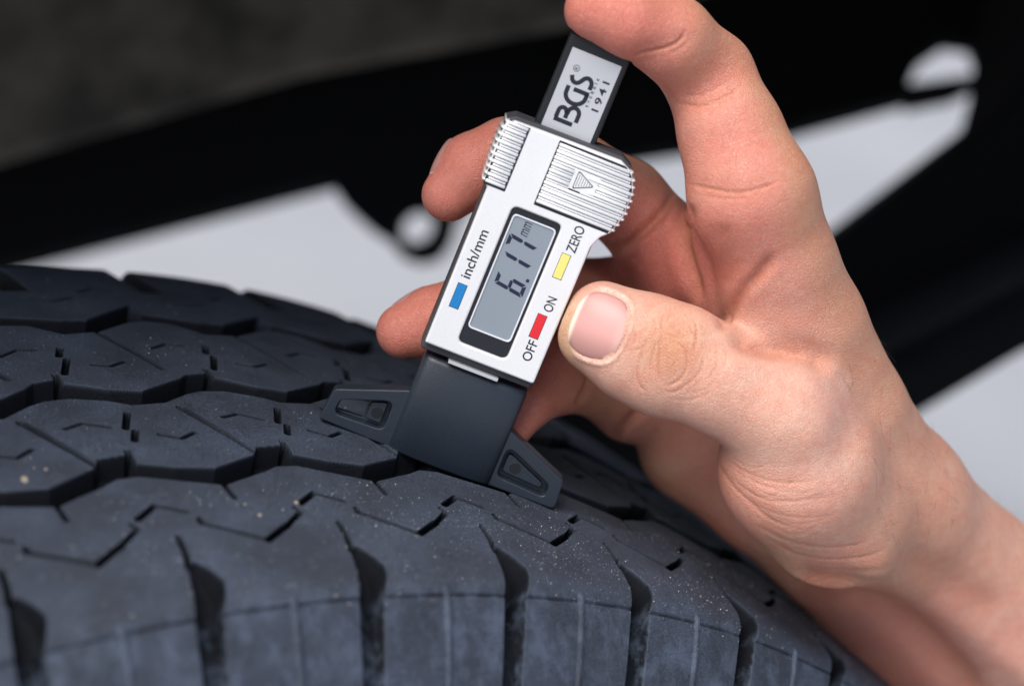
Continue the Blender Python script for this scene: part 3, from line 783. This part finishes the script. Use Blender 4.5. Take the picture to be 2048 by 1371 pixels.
def surface_nets(h, lo, hi, B=8):
    lo = np.array(lo, float); n = (np.ceil((np.array(hi) - lo) / h / B).astype(int)) * B
    nb = n // B
    g3 = np.stack(np.meshgrid(*[np.arange(k) for k in nb], indexing='ij'), -1).reshape(-1, 3)
    cen = (lo + (g3 * B + (B - 1) / 2) * h).astype(np.float32)
    dc = hand_d(cen)
    Fv = np.repeat(np.repeat(np.repeat(dc.reshape(nb), B, 0), B, 1), B, 2)
    act = g3[np.abs(dc) < B * h * .87 + 2.2]
    off = np.stack(np.meshgrid(*[np.arange(B)] * 3, indexing='ij'), -1).reshape(-1, 3)
    for i in range(0, len(act), 400):
        ii = (act[i:i + 400, None, :] * B + off[None]).reshape(-1, 3)
        Fv[ii[:, 0], ii[:, 1], ii[:, 2]] = hand_d((lo + ii * h).astype(np.float32))
    S = Fv < 0
    c = np.zeros(tuple(n - 1), np.uint8)
    cs = [(a, b, e) for a in (0, 1) for b in (0, 1) for e in (0, 1)]
    for a, b, e in cs: c += S[a:n[0] - 1 + a, b:n[1] - 1 + b, e:n[2] - 1 + e]
    ci = np.argwhere((c > 0) & (c < 8))
    vals = np.stack([Fv[ci[:, 0] + a, ci[:, 1] + b, ci[:, 2] + e] for a, b, e in cs], -1)
    pos = np.zeros((len(ci), 3)); cnt = np.zeros(len(ci))
    for i in range(8):
        for j in range(i + 1, 8):
            if sum(abs(p - q) for p, q in zip(cs[i], cs[j])) != 1: continue
            m = (vals[:, i] < 0) != (vals[:, j] < 0)
            t = np.where(m, vals[:, i] / (vals[:, i] - vals[:, j] + 1e-12), 0)
            pos += np.where(m[:, None], np.array(cs[i]) + t[:, None] * (np.array(cs[j]) - np.array(cs[i])), 0); cnt += m
    V = lo + (ci + pos / cnt[:, None]) * h
    vid = np.full(tuple(n - 1), -1, np.int32); vid[ci[:, 0], ci[:, 1], ci[:, 2]] = np.arange(len(ci))
    Q = []
    for ax in range(3):
        o1, o2 = (ax + 1) % 3, (ax + 2) % 3
        sl0 = [slice(None)] * 3; sl1 = [slice(None)] * 3; sl0[ax] = slice(0, -1); sl1[ax] = slice(1, None)
        e = np.argwhere(S[tuple(sl0)] != S[tuple(sl1)])
        e = e[(e[:, o1] > 0) & (e[:, o2] > 0) & (e[:, o1] < n[o1] - 1) & (e[:, o2] < n[o2] - 1)]
        ins = S[e[:, 0], e[:, 1], e[:, 2]]
        def cell(d1, d2):
            q = e.copy(); q[:, o1] -= d1; q[:, o2] -= d2
            return vid[q[:, 0], q[:, 1], q[:, 2]]
        f = np.stack([cell(1, 1), cell(0, 1), cell(0, 0), cell(1, 0)], -1)
        f[~ins] = f[~ins][:, ::-1]
        Q.append(f)
    Q = np.concatenate(Q); Q = Q[(Q >= 0).all(1)]
    return V, Q
HAND_H = .72
HV, HQ = surface_nets(HAND_H, (-45, -105, 505), (175, 160, 735))
# one Catmull-Clark level, then sculpt the fine forms on the dense mesh
def catmull_clark(V, Q):
    nv, nf = len(V), len(Q)
    fp = V[Q].mean(1)
    E = np.sort(np.stack([Q, np.roll(Q, -1, 1)], -1).reshape(-1, 2), 1)
    key = E[:, 0].astype(np.int64) * nv + E[:, 1]
    uk, inv = np.unique(key, return_inverse=True); inv = inv.reshape(nf, 4)
    ue = np.stack([uk // nv, uk % nv], -1); ne = len(ue)
    def acc(idx, val, n):
        return np.stack([np.bincount(idx, val[:, k], n) for k in range(3)], -1)
    fe = acc(inv.ravel(), np.repeat(fp, 4, 0), ne); cf = np.bincount(inv.ravel(), minlength=ne)
    mid = V[ue].mean(1)
    ep = np.where((cf == 2)[:, None], (mid + fe / np.maximum(cf, 1)[:, None]) / 2, mid)
    val = np.bincount(Q.ravel(), minlength=nv).astype(float); val[val == 0] = 1
    Fa = acc(Q.ravel(), np.repeat(fp, 4, 0), nv) / val[:, None]
    en = np.bincount(ue.ravel(), minlength=nv).astype(float); en[en == 0] = 1
    Ra = acc(ue.ravel(), np.repeat(mid, 2, 0), nv) / en[:, None]
    vp = (Fa + 2 * Ra + (val[:, None] - 3) * V) / val[:, None]
    a = Q; e0 = nv + inv; f0 = nv + ne + np.arange(nf)
    q = [np.stack([a[:, k], e0[:, k], f0, e0[:, (k + 3) % 4]], -1) for k in range(4)]
    return np.vstack([vp, ep, fp]), np.concatenate(q)
V, HQ2 = catmull_clark(HV, HQ)
hme = np_mesh("hand", V, HQ2)
nv = len(hme.vertices)
Nm = np.empty(nv * 3, np.float32); hme.vertex_normals.foreach_get("vector", Nm); Nm = Nm.reshape(-1, 3).astype(float)
_, parts = hand_d(V.astype(np.float32), True)
which = parts.argmin(1)                            # 0 palm, 1 thumb, 2.. index, middle, ring, little finger
PX = V[:, 0] / V[:, 2] * F_PX + CX; PY = V[:, 1] / V[:, 2] * F_PX + CY
facing = -(Nm * V).sum(1) / np.linalg.norm(V, axis=1)
DISP = np.zeros(nv)

front = smoothstep(.05, .3, facing)
def crease(pts, width, depth, groups=(0, 1, 2, 3, 4, 5), zr=(500, 760), soft=1.0, ends=True):
    """a skin fold along a line over the visible side; width and depth in mm"""
    pts = np.array(pts, float)
    x0, y0 = pts.min(0) - width * 26; x1, y1 = pts.max(0) + width * 26
    I = np.flatnonzero((PX > x0) & (PX < x1) & (PY > y0) & (PY < y1) & (facing > .05) & (V[:, 2] > zr[0]) & (V[:, 2] < zr[1]) & np.isin(which, groups))
    if len(I) == 0: return
    X, Y = PX[I], PY[I]; best = np.full(len(I), 1e9); tt = np.zeros(len(I))
    L = np.r_[0, np.cumsum(np.hypot(*np.diff(pts, axis=0).T))]
    for k in range(len(pts) - 1):
        v = pts[k + 1] - pts[k]; l2 = v @ v
        t = np.clip(((X - pts[k, 0]) * v[0] + (Y - pts[k, 1]) * v[1]) / l2, 0, 1)
        d = np.hypot(X - pts[k, 0] - t * v[0], Y - pts[k, 1] - t * v[1])
        m = d < best; best[m] = d[m]; tt[m] = (L[k] + t[m] * math.sqrt(l2)) / L[-1]
    w = width * F_PX / V[I, 2]
    fade = smoothstep(0, .2, tt) * smoothstep(0, .2, 1 - tt) if ends else 1.0
    g_ = np.exp(-(best / w) ** 2)
    DISP[I] -= depth * g_ * fade * front[I]
    DISP[I] += depth * .10 * np.exp(-((best - 2.0 * w) / w) ** 2) * fade * front[I]
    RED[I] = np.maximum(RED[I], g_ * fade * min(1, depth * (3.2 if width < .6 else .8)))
RED = np.zeros(nv)
def smooth_line(pts, n=6):
    p = np.array(pts, float)
    if len(p) < 3: return p
    out = []
    q = np.vstack([2 * p[0] - p[1], p, 2 * p[-1] - p[-2]])
    for i in range(1, len(q) - 2):
        for t in np.linspace(0, 1, n, endpoint=False):
            out.append(.5 * ((2 * q[i]) + (-q[i - 1] + q[i + 1]) * t + (2 * q[i - 1] - 5 * q[i] + 4 * q[i + 1] - q[i + 2]) * t * t + (-q[i - 1] + 3 * q[i] - 3 * q[i + 1] + q[i + 2]) * t ** 3))
    out.append(q[-2]); return np.array(out)
# thumb knuckle wrinkles
for pl, d in (([(740, 640), (715, 760), (705, 880), (740, 950), (800, 990)], .20), ([(905, 470), (885, 620), (875, 760), (880, 860), (870, 930)], .26),
          ([(950, 540), (1040, 600), (1090, 640), (1105, 720), (1100, 790), (1060, 860), (1000, 910), (890, 945)], .26), ([(1165, 400), (1187, 500), (1172, 600), (1160, 670)], .30),
          ([(1240, 660), (1230, 760), (1180, 850), (1090, 930), (1000, 980), (900, 975)], .22), ([(1340, 580), (1345, 720), (1310, 830), (1240, 910)], .13), ([(695, 480), (680, 570), (655, 620)], .2),
          ([(790, 540), (745, 640), (730, 740)], .2), ([(865, 560), (820, 700), (800, 820)], .18), ([(920, 340), (903, 460), (960, 520), (1080, 560)], .2), ([(1010, 730), (985, 800), (1015, 870)], .16),
          ([(1110, 440), (1150, 480), (1185, 540)], .2), ([(700, 430), (760, 480), (800, 500)], .14), ([(830, 400), (860, 480), (850, 540)], .14), ([(1400, 560), (1420, 700), (1390, 830)], .08),
          ([(1000, 450), (1060, 520), (1140, 560)], .14), ([(620, 640), (700, 640), (760, 620)], .1), ([(1120, 1000), (1250, 960), (1380, 860)], .09), ([(960, 1040), (1150, 1040), (1330, 960)], .08)):
    crease(smooth_line([(1100 + x / 4.03, 540 + y / 4.03) for x, y in pl]), .34, d, (0, 1), (500, 560))
# finger joint folds
for pl, d in (([(1376, 52), (1361, 80), (1334, 96), (1302, 104), (1262, 114)], .40), ([(1380, 80), (1362, 98), (1336, 112)], .12), ([(1492, 164), (1466, 183), (1431, 200), (1394, 212), (1346, 204)], .30),
              ([(1470, 152), (1440, 172), (1400, 190), (1360, 192)], .16), ([(1480, 185), (1440, 208), (1400, 222)], .12), ([(1366, 366), (1420, 377), (1472, 385), (1516, 377), (1572, 358)], .34), ([(1400, 390), (1450, 398), (1500, 396)], .14)):
    crease(smooth_line(pl), .42, d, (0, 2)); crease(smooth_line(pl), 2.6, d * 1.1, (0, 2))
# palm
crease(smooth_line([(1380, 400), (1368, 442), (1363, 481), (1374, 525), (1388, 569), (1396, 620)]), 1.9, 2.3, (0, 2, 3, 4), ends=True)
crease(smooth_line([(1556, 500), (1518, 549), (1487, 580), (1455, 630), (1440, 670)]), 1.5, 1.3, (0, 1, 2), (520, 640))
crease(smooth_line([(1356, 370), (1334, 411), (1304, 446), (1264, 481), (1225, 512)]), 1.3, 1.5, (0, 3, 4))
crease(smooth_line([(1440, 440), (1452, 510), (1440, 585)]), 2.6, .6, (0, 2, 3))
crease(smooth_line([(1412, 470), (1425, 540), (1430, 610)]), .6, .2, (0, 2, 3, 4))
crease(smooth_line([(1180, 745), (1172, 780), (1150, 815)]), 1.0, 1.0, (0, 5, 4), (560, 680))
crease(smooth_line([(1300, 800), (1262, 838), (1215, 880)]), 1.4, 1.4, (0, 5), (560, 700))
# thumb web and thenar wrinkles
crease(smooth_line([(1446, 668), (1530, 694), (1618, 706), (1675, 745)]), 3.0, 2.0, (0, 1)); crease(smooth_line([(1500, 682), (1560, 694), (1622, 712)]), .8, .5, (0, 1))
DISP += 1.3 * np.exp(-((PX - 1602) ** 2 + (PY - 845) ** 2) / 75 ** 2) * front * (V[:, 2] < 575) - .8 * np.exp(-((PX - 1690) / 40) ** 2 - ((PY - 850) / 110) ** 2) * front * (V[:, 2] < 590)
for pl, w, d in (([(1421, 880), (1436, 927), (1463, 970), (1503, 1009), (1547, 1042), (1602, 1058)], .9, .8), ([(1440, 905), (1481, 938), (1536, 960), (1596, 965), (1640, 958)], .8, .55),
          ([(1446, 945), (1503, 987), (1552, 1003), (1618, 1000), (1690, 985)], .7, .45), ([(1500, 1043), (1569, 1080), (1640, 1093), (1706, 1091), (1750, 1076)], .9, .7),
          ([(1520, 1070), (1591, 1107), (1656, 1120), (1727, 1113), (1785, 1092)], .9, .8), ([(1450, 925), (1500, 960), (1570, 983), (1630, 982)], .5, .3), ([(1475, 985), (1530, 1020), (1600, 1035), (1680, 1030)], .5, .3),
          ([(1558, 1143), (1629, 1152), (1711, 1146), (1790, 1122)], 1.5, 1.2)):
    crease(smooth_line(pl), w * .5, d * .24, (0, 1), (500, 640)); crease(smooth_line(pl), w * 2.4, d * .34, (0, 1), (500, 640))
for k in range(14):                                # many fine skin lines across the ball of the thumb
    t = RNG.uniform(0, 1); x0 = 1425 + 150 * t + RNG.normal(0, 12); y0 = 880 + 210 * t + RNG.normal(0, 10); L_ = RNG.uniform(60, 190)
    crease(smooth_line([(x0, y0), (x0 + L_ * .35, y0 + 22 - 8 * t), (x0 + L_ * .7, y0 + 24 - 20 * t), (x0 + L_, y0 + 14 - 34 * t)]), RNG.uniform(.22, .4), RNG.uniform(.03, .09), (0, 1), (500, 640))
# tendons of the wrist
crease(smooth_line([(1615, 1168), (1696, 1182), (1774, 1216), (1853, 1277), (1930, 1360)]), 4.2, 2.6, (0,), ends=False)
crease(smooth_line([(1760, 1150), (1850, 1190), (1960, 1270), (2080, 1370)]), 4.5, -1.4, (0,), ends=False)
crease(smooth_line([(1800, 1100), (1900, 1160), (2020, 1230)]), 4.0, .7, (0,))
# seat and fold of the thumb nail
NAIL_C, NAIL_A, NAIL_B = np.array([1200., 651.]), np.array([-.93, -.37]), np.array([.37, -.93])
def nail_rho(X, Y, la=54., lb=68., e=2.7):
    a = ((X - NAIL_C[0]) * NAIL_A[0] + (Y - NAIL_C[1]) * NAIL_A[1]) / la
    b = ((X - NAIL_C[0]) * NAIL_B[0] + (Y - NAIL_C[1]) * NAIL_B[1]) / lb
    return (np.abs(a) ** e + np.abs(b) ** e) ** (1 / e), a, b
I = np.flatnonzero((which == 1) & (facing > .0) & (np.hypot(PX - 1200, PY - 651) < 130))
rho, na, nb_ = nail_rho(PX[I], PY[I])
DISP[I] += .30 * np.exp(-((rho - 1.12) / .07) ** 2) * smoothstep(.75, .2, na) * front[I] - .38 * np.exp(-((rho - 1.0) / .05) ** 2) - .35 * (rho < .98)
CUT_ = np.zeros(nv); CUT_[I] = np.exp(-((rho - 1.07) / .05) ** 2) * smoothstep(.8, .3, na)
V = V + Nm * DISP[:, None]
hme.vertices.foreach_set("co", wpt(V).astype(np.float32).ravel())
hme.update(); hme.name = "hand"

def nz(P, f, seed=0):
    """cheap smooth value noise"""
    r = np.random.default_rng(seed); out = 0
    for k in range(5):
        d = r.normal(size=3); d /= np.linalg.norm(d); out = out + np.sin(P @ d * f * (1 + .37 * k) + r.uniform(0, 6.28))
    return out / 5
tan = np.array([.51, .245, .145]); pink = np.array([.57, .222, .172]); red = np.array([.53, .140, .108]); pale = np.array([.655, .378, .295]); knuck = np.array([.53, .255, .140]); yel = np.array([.62, .42, .22])
Cc = np.tile(tan, (nv, 1))
def blend(c, f):
    global Cc
    f = np.clip(f, 0, 1)[:, None]; Cc = Cc * (1 - f) + c * f
palmar = smoothstep(-.1, .55, Nm @ np.array([-.80, -.05, -.60]))
fing = np.isin(which, (2, 3, 4, 5))
blend(pink, palmar * np.where(which == 1, .0, .9))
dist_tip = np.full(nv, 1e9)
for c in (INDEX, MIDDLE, RING, PINKY): dist_tip = np.minimum(dist_tip, np.linalg.norm(V - c[0][:3], axis=1))
blend(red, smoothstep(34, 8, dist_tip) * .62)
dxy = lambda x, y, r: np.exp(-((PX - x) ** 2 + (PY - y) ** 2) / r ** 2)
blend(red, np.isin(which, (0, 3, 4)) * (dxy(1290, 470, 120) + dxy(1330, 560, 110)) * .7 * (facing > 0))
blend(red, np.isin(which, (0, 2)) * (dxy(1420, 540, 70) * .45 + dxy(1500, 440, 60) * .30 + dxy(1450, 120, 60) * .35 + dxy(1290, 60, 55) * .35 + dxy(1480, 290, 50) * .25) * (facing > 0))
thumbish = smoothstep(3, -1, parts[:, 1] - parts[:, 0]) if False else smoothstep(8, 0, parts[:, 1])
blend(pale, thumbish * .95)
blend(pale, (which == 0) * (dxy(1650, 960, 190) * .75 + dxy(1560, 650, 110) * .4) * (V[:, 2] < 610))
blend(pale, (which == 0) * smoothstep(1800, 2000, PX) * .55)
blend(knuck, thumbish * dxy(1345, 692, 72) * .9)
blend(yel, thumbish * np.exp(-((PX - 1128) / 26) ** 2) * .65)
blend(pink, thumbish * smoothstep(.55, .1, facing) * (PY > 700) * .6)
blend(yel, (which == 0) * (dxy(1560, 1130, 70) * .35 + dxy(1310, 960, 90) * .3))
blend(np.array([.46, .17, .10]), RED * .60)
mot = nz(V, .55, 1) * .5 + nz(V, 1.6, 2) * .35
Cc *= (1 + .09 * mot)[:, None]; bl = nz(V, .30, 7) * .6 + nz(V, .75, 5) * .4; Cc[:, 1] *= 1 - .13 * bl; Cc[:, 2] *= 1 - .16 * bl
blend(np.array([.80, .70, .64]), CUT_ * .45 * (RNG.random(nv) > .3))
ca = hme.color_attributes.new("skin_tone", 'FLOAT_COLOR', 'POINT')
ca.data.foreach_set("color", np.c_[np.clip(Cc, 0, 1), np.ones(nv)].astype(np.float32).ravel())
def skin_material():
    m, nt, b = material("skin")
    geo = N(nt, "ShaderNodeNewGeometry"); P = geo.outputs["Position"]
    ton = N(nt, "ShaderNodeAttribute", attribute_name="skin_tone")
    mot = noise(nt, P, 260, 4, .6); c = mix(nt, ramp(nt, mot.outputs[0], [(.35, 0.), (.68, .30)]).outputs[0], ton.outputs["Color"], (.52, .17, .115))
    mot2 = noise(nt, P, 900, 3, .6); c = mix(nt, ramp(nt, mot2.outputs[0], [(.45, 0.), (.75, .12)]).outputs[0], c, (.74, .55, .44))
    nt.links.new(c, b.inputs["Base Color"])
    b.inputs["Subsurface Weight"].default_value = .15
    b.inputs["Subsurface Radius"].default_value = (1.0, .34, .18); b.inputs["Subsurface Scale"].default_value = .0022
    b.inputs["Specular IOR Level"].default_value = .42
    rr = ramp(nt, mot2.outputs[0], [(.3, .40), (.7, .58)]); nt.links.new(rr.outputs[0], b.inputs["Roughness"])
    # skin relief: cells and fine lines
    vo = N(nt, "ShaderNodeTexVoronoi", feature='DISTANCE_TO_EDGE'); vo.inputs["Scale"].default_value = 1500
    wv = noise(nt, P, 500, 2, .5)
    nt.links.new(mix(nt, .0012, P, wv.outputs["Color"], 'ADD'), vo.inputs["Vector"])
    cells = ramp(nt, vo.outputs["Distance"], [(.0, 0.), (.16, 1.)])
    mp = N(nt, "ShaderNodeMapping"); mp.inputs["Rotation"].default_value = (.3, .5, .9); mp.inputs["Scale"].default_value = (1, .28, 1)
    nt.links.new(P, mp.inputs["Vector"])
    lines = noise(nt, mp.outputs[0], 2600, 2, .5)
    n1 = bump(nt, cells.outputs[0], .75, 1.3e-4); n2 = bump(nt, lines.outputs[0], .7, 1.7e-4, n1); n3 = bump(nt, mot.outputs[0], .30, 3e-4, n2)
    nt.links.new(n3, b.inputs["Normal"])
    return m
hand = link("hand", hme, skin_material())
tag(hand, "right hand gripping the silver gauge, index finger pressing its slide, forearm at right", "hand")
hme.polygons.foreach_set("use_smooth", np.ones(len(hme.polygons), bool))
# nails
def nail_material():
    m, nt, b = material("fingernail")
    ton = N(nt, "ShaderNodeAttribute", attribute_name="nail_tone")
    nt.links.new(ton.outputs["Color"], b.inputs["Base Color"])
    geo = N(nt, "ShaderNodeNewGeometry"); mp = N(nt, "ShaderNodeMapping"); mp.inputs["Scale"].default_value = (1, 1, .1)
    nt.links.new(geo.outputs["Position"], mp.inputs["Vector"]); n_ = noise(nt, mp.outputs[0], 1800, 2, .5)
    nt.links.new(bump(nt, n_.outputs[0], .2, 4e-5), b.inputs["Normal"])
    b.inputs["Roughness"].default_value = .42; b.inputs["Subsurface Weight"].default_value = .15; b.inputs["Subsurface Radius"].default_value = (1, .4, .3); b.inputs["Subsurface Scale"].default_value = .001
    b.inputs["Coat Weight"].default_value = .06; b.inputs["Coat Roughness"].default_value = .25
    return m
NAIL_MAT = nail_material()
hpoly = np.empty(len(hme.loops), np.int32); hme.loops.foreach_get("vertex_index", hpoly)
HB = BVHTree.FromPolygons([tuple(v) for v in V], hpoly.reshape(-1, 4).tolist())
def nail(center, axis, dorsal, la, lb, label=None, e=2.7, lift=.42, pinkc=(.53, .275, .255), dark=1.0):
    """nail plate laid on the finger: center in camera mm, axis towards the fingertip, dorsal outwards"""
    axis = np.array(axis, float); dorsal = np.array(dorsal, float); dorsal /= np.linalg.norm(dorsal)
    axis -= dorsal * (axis @ dorsal); axis /= np.linalg.norm(axis); side = np.cross(dorsal, axis)
    n_r, n_a = 16, 56; pts = []; col = []; hits = []
    for i in range(n_r + 1):
        rr_ = i / n_r
        for k in range(n_a):
            t = 2 * math.pi * k / n_a; c_, s_ = math.cos(t), math.sin(t)
            q = (abs(c_) ** e + abs(s_) ** e) ** (-1 / e) * rr_
            a, b_ = q * c_, q * s_
            o = np.array(center) + axis * a * la + side * b_ * lb
            h = HB.ray_cast(Vector(o + dorsal * 14), Vector(-dorsal), 40)
            p = np.array(h[0]) if h[0] is not None else o
            hits.append((a, b_, rr_, p, o))
    # the plate is smoother than the skin below: fit a quadric along the dorsal direction
    A = np.array([[1, a, b_, a * a, b_ * b_, a * b_, b_ ** 4] for a, b_, r, p, o in hits]); hgt = np.array([(p - np.array(center)) @ dorsal for *_, p, o in hits])
    cf, *_ = np.linalg.lstsq(A, hgt, rcond=None); fit = A @ cf
    for (a, b_, r, p, o), f in zip(hits, fit):
        pts.append(o + dorsal * (f - (o - np.array(center)) @ dorsal + lift * (1 - .9 * r ** 6)))
        lun = smoothstep(.45, .95, np.array(-a - .35 * b_ * b_)); free = smoothstep(.80, .93, np.array(a + .10 * b_ * b_))
        cc = np.array(pinkc) * (1 + .10 * math.sin(b_ * 5 + 1)); cc = cc * (1 - .35 * lun) + np.array([.74, .52, .48]) * .35 * lun
        cc = cc * (1 - free) + np.array([.78, .68, .56]) * free
        cc = cc * (1 - .25 * smoothstep(.85, 1, np.array(r)) * (1 - free)) * dark
        col.append((*cc, 1))
    Fc = []
    for i in range(n_r):
        for k in range(n_a):
            Fc.append((i * n_a + k, (i + 1) * n_a + k, (i + 1) * n_a + (k + 1) % n_a, i * n_a + (k + 1) % n_a))
    # a rim gives the plate thickness
    base_i = n_r * n_a; m_ = len(pts)
    for k in range(n_a): pts.append(pts[base_i + k] - dorsal * .7); col.append(col[base_i + k])
    for k in range(n_a): Fc.append((base_i + k, m_ + k, m_ + (k + 1) % n_a, base_i + (k + 1) % n_a))
    me = np_mesh("fingernail", wpt(np.array(pts)), np.array(Fc))
    at_ = me.color_attributes.new("nail_tone", 'FLOAT_COLOR', 'POINT'); at_.data.foreach_set("color", np.array(col, np.float32).ravel())
    bm = bmesh.new(); bm.from_mesh(me); bmesh.ops.remove_doubles(bm, verts=bm.verts, dist=1e-7); bmesh.ops.recalc_face_normals(bm, faces=bm.faces); bm.to_mesh(me); bm.free()
    o = link("fingernail", me, NAIL_MAT, hand)
    if label: o["label"] = label
    return o
zt = 540.0; pm = zt / F_PX
nail(mm(1200, 651, zt), (-.93, -.37, .08), (.05, -.02, -1), 54 * pm, 68 * pm, "thumb nail")
def finger_nail(ch, dorsal, la=5.6, lb=5.6, back=2.5, **kw):
    a = ch[0][:3] - ch[1][:3]; a /= np.linalg.norm(a)
    nail(ch[0][:3] - a * back + np.array(dorsal) / np.linalg.norm(dorsal) * ch[0][3], a, dorsal, la, lb, **kw)
finger_nail(MIDDLE, (-.64, -.68, .12), 5.6, 5.2, 5.0, pinkc=(.50, .24, .21))
finger_nail(RING, (-.20, -.86, .46), 5.8, 5.6, 2.5)
finger_nail(INDEX, (.10, -.95, .32), 5.8, 5.8, 2.0)

# fine hairs on the back of the wrist and forearm
def hairs(n=420):
    cu = bpy.data.curves.new("arm_hair", 'CURVE'); cu.dimensions = '3D'; cu.bevel_depth = 3.2e-5; cu.bevel_resolution = 0; cu.resolution_u = 2
    ok = np.flatnonzero((which == 0) & (PX > 1680) & (PX < 2200) & (PY > 640) & (Nm @ np.array([.72, -.62, .15]) > .15))
    for i in RNG.choice(ok, n):
        p = V[i]; g_ = Nm[i] * .45 + np.array([-.25, .55, .1]) + RNG.normal(0, .22, 3); g_ /= np.linalg.norm(g_); L_ = RNG.uniform(2.5, 6.5)
        bend = np.array([-.3, .5, 0]) * L_ * .25
        sp = cu.splines.new('POLY'); sp.points.add(4)
        for k in range(5):
            t = k / 4; q = wpt(p + g_ * L_ * t + bend * t * t); sp.points[k].co = (*q, 1); sp.points[k].radius = 1 - .8 * t
    o = bpy.data.objects.new("tmp", cu); COL.objects.link(o)
    me = bpy.data.meshes.new_from_object(o.evaluated_get(bpy.context.evaluated_depsgraph_get())); bpy.data.objects.remove(o); bpy.data.curves.remove(cu)
    me.name = "arm_hair"
    tag(link("arm_hair", me, plain("arm_hair", (.09, .055, .03), .5), hand), kind="stuff")
hairs()
# ------------------------------------------------------------------ grit and small stones on the tread
def on_tread(px, py):
    d = mm(px, py, 1.0); z = np.linspace(380, 900, 5201)
    Q = d[None] * z[:, None] - HUB; w = Q @ AXW; r = np.linalg.norm(Q - w[:, None] * AXW, axis=1)
    g_ = r - (RAD - CROWN * w * w); i = np.flatnonzero((g_[:-1] > 0) & (g_[1:] <= 0))
    return d * z[i[0]] if len(i) else None
def pebble_mesh(name, r, seed, sub=2):
    bm = bmesh.new(); bmesh.ops.create_icosphere(bm, subdivisions=sub, radius=r); rg = random.Random(seed)
    ax_ = [Vector((rg.gauss(0, 1), rg.gauss(0, 1), rg.gauss(0, 1))).normalized() for _ in range(5)]; am = [rg.uniform(-.22, .22) for _ in ax_]
    for v in bm.verts:
        n_ = v.co.normalized(); v.co *= 1 + sum(m_ * (n_.dot(a) ** 2) for a, m_ in zip(ax_, am))
    me = bpy.data.meshes.new(name); bm.to_mesh(me); bm.free()
    for p in me.polygons: p.use_smooth = True
    return me
STONE = plain("pale_stone", (.27, .23, .18), .6, bump_scale=1500, bump_d=1e-4)
STONE2 = plain("white_grit", (.62, .62, .63), .35)
for k, (px, py, r, lab_) in enumerate(((50, 960, .80, "tan pebble on the tread block at the left edge"), (92, 938, .42, "small tan pebble right above the bigger tan one at left"),
        (520, 1030, .50, "pale pebble on the near shoulder, left of the white one"), (593, 1005, .50, "white pebble stuck at the end of a short tread slit"), (490, 1008, .28, "tiny grey pebble just left of the pale shoulder pebble"))):
    c = on_tread(px, py)
    if c is None: continue
    o = link("pebble", pebble_mesh("pebble", r * .001, k), STONE); o.location = wpt(c)
    tag(o, lab_, "pebble", "pebbles stuck on the tread")
def grit(n=7500):
    V = []; Fc = []; base_v = np.array([(1, 0, 0), (-1, 0, 0), (0, 1, 0), (0, -1, 0), (0, 0, 1), (0, 0, -1)], float)
    bf = [(0, 2, 4), (2, 1, 4), (1, 3, 4), (3, 0, 4), (2, 0, 5), (1, 2, 5), (3, 1, 5), (0, 3, 5)]
    s = RNG.uniform(-75, 190, n); t = np.where(RNG.random(n) < .6, RNG.uniform(-106, -60, n), RNG.uniform(-60, 80, n))
    clump = np.sin(s * .11) + np.sin(t * .17 + s * .05) + RNG.normal(0, 1.2, n)
    keep = clump > -.6
    d = tread_depth(s, t); keep &= d < .15
    w, r, nw, nr = profile(t)
    for i in np.flatnonzero(keep):
        a = RNG.uniform(.04, .10) if RNG.random() < .92 else RNG.uniform(.10, .20)
        rot = np.linalg.qr(RNG.normal(size=(3, 3)))[0]
        th = s[i] / RAD; c = np.array([r[i] * math.sin(th), w[i], r[i] * math.cos(th)]) + np.array([nr[i] * math.sin(th), nw[i], nr[i] * math.cos(th)]) * a * .3
        o0 = len(V)
        for v in (base_v * a * RNG.uniform(.6, 1.3, 3)) @ rot.T: V.append((c + v) * .001 + np.array([0, 0, AXLE_Z]))
        Fc += [tuple(o0 + q for q in f) for f in bf]
    return np_mesh("grit", np.array(V), np.array(Fc), False)
tag(link("grit", grit(), STONE2), "fine pale sand grains scattered over the tread", "grit", kind="stuff")
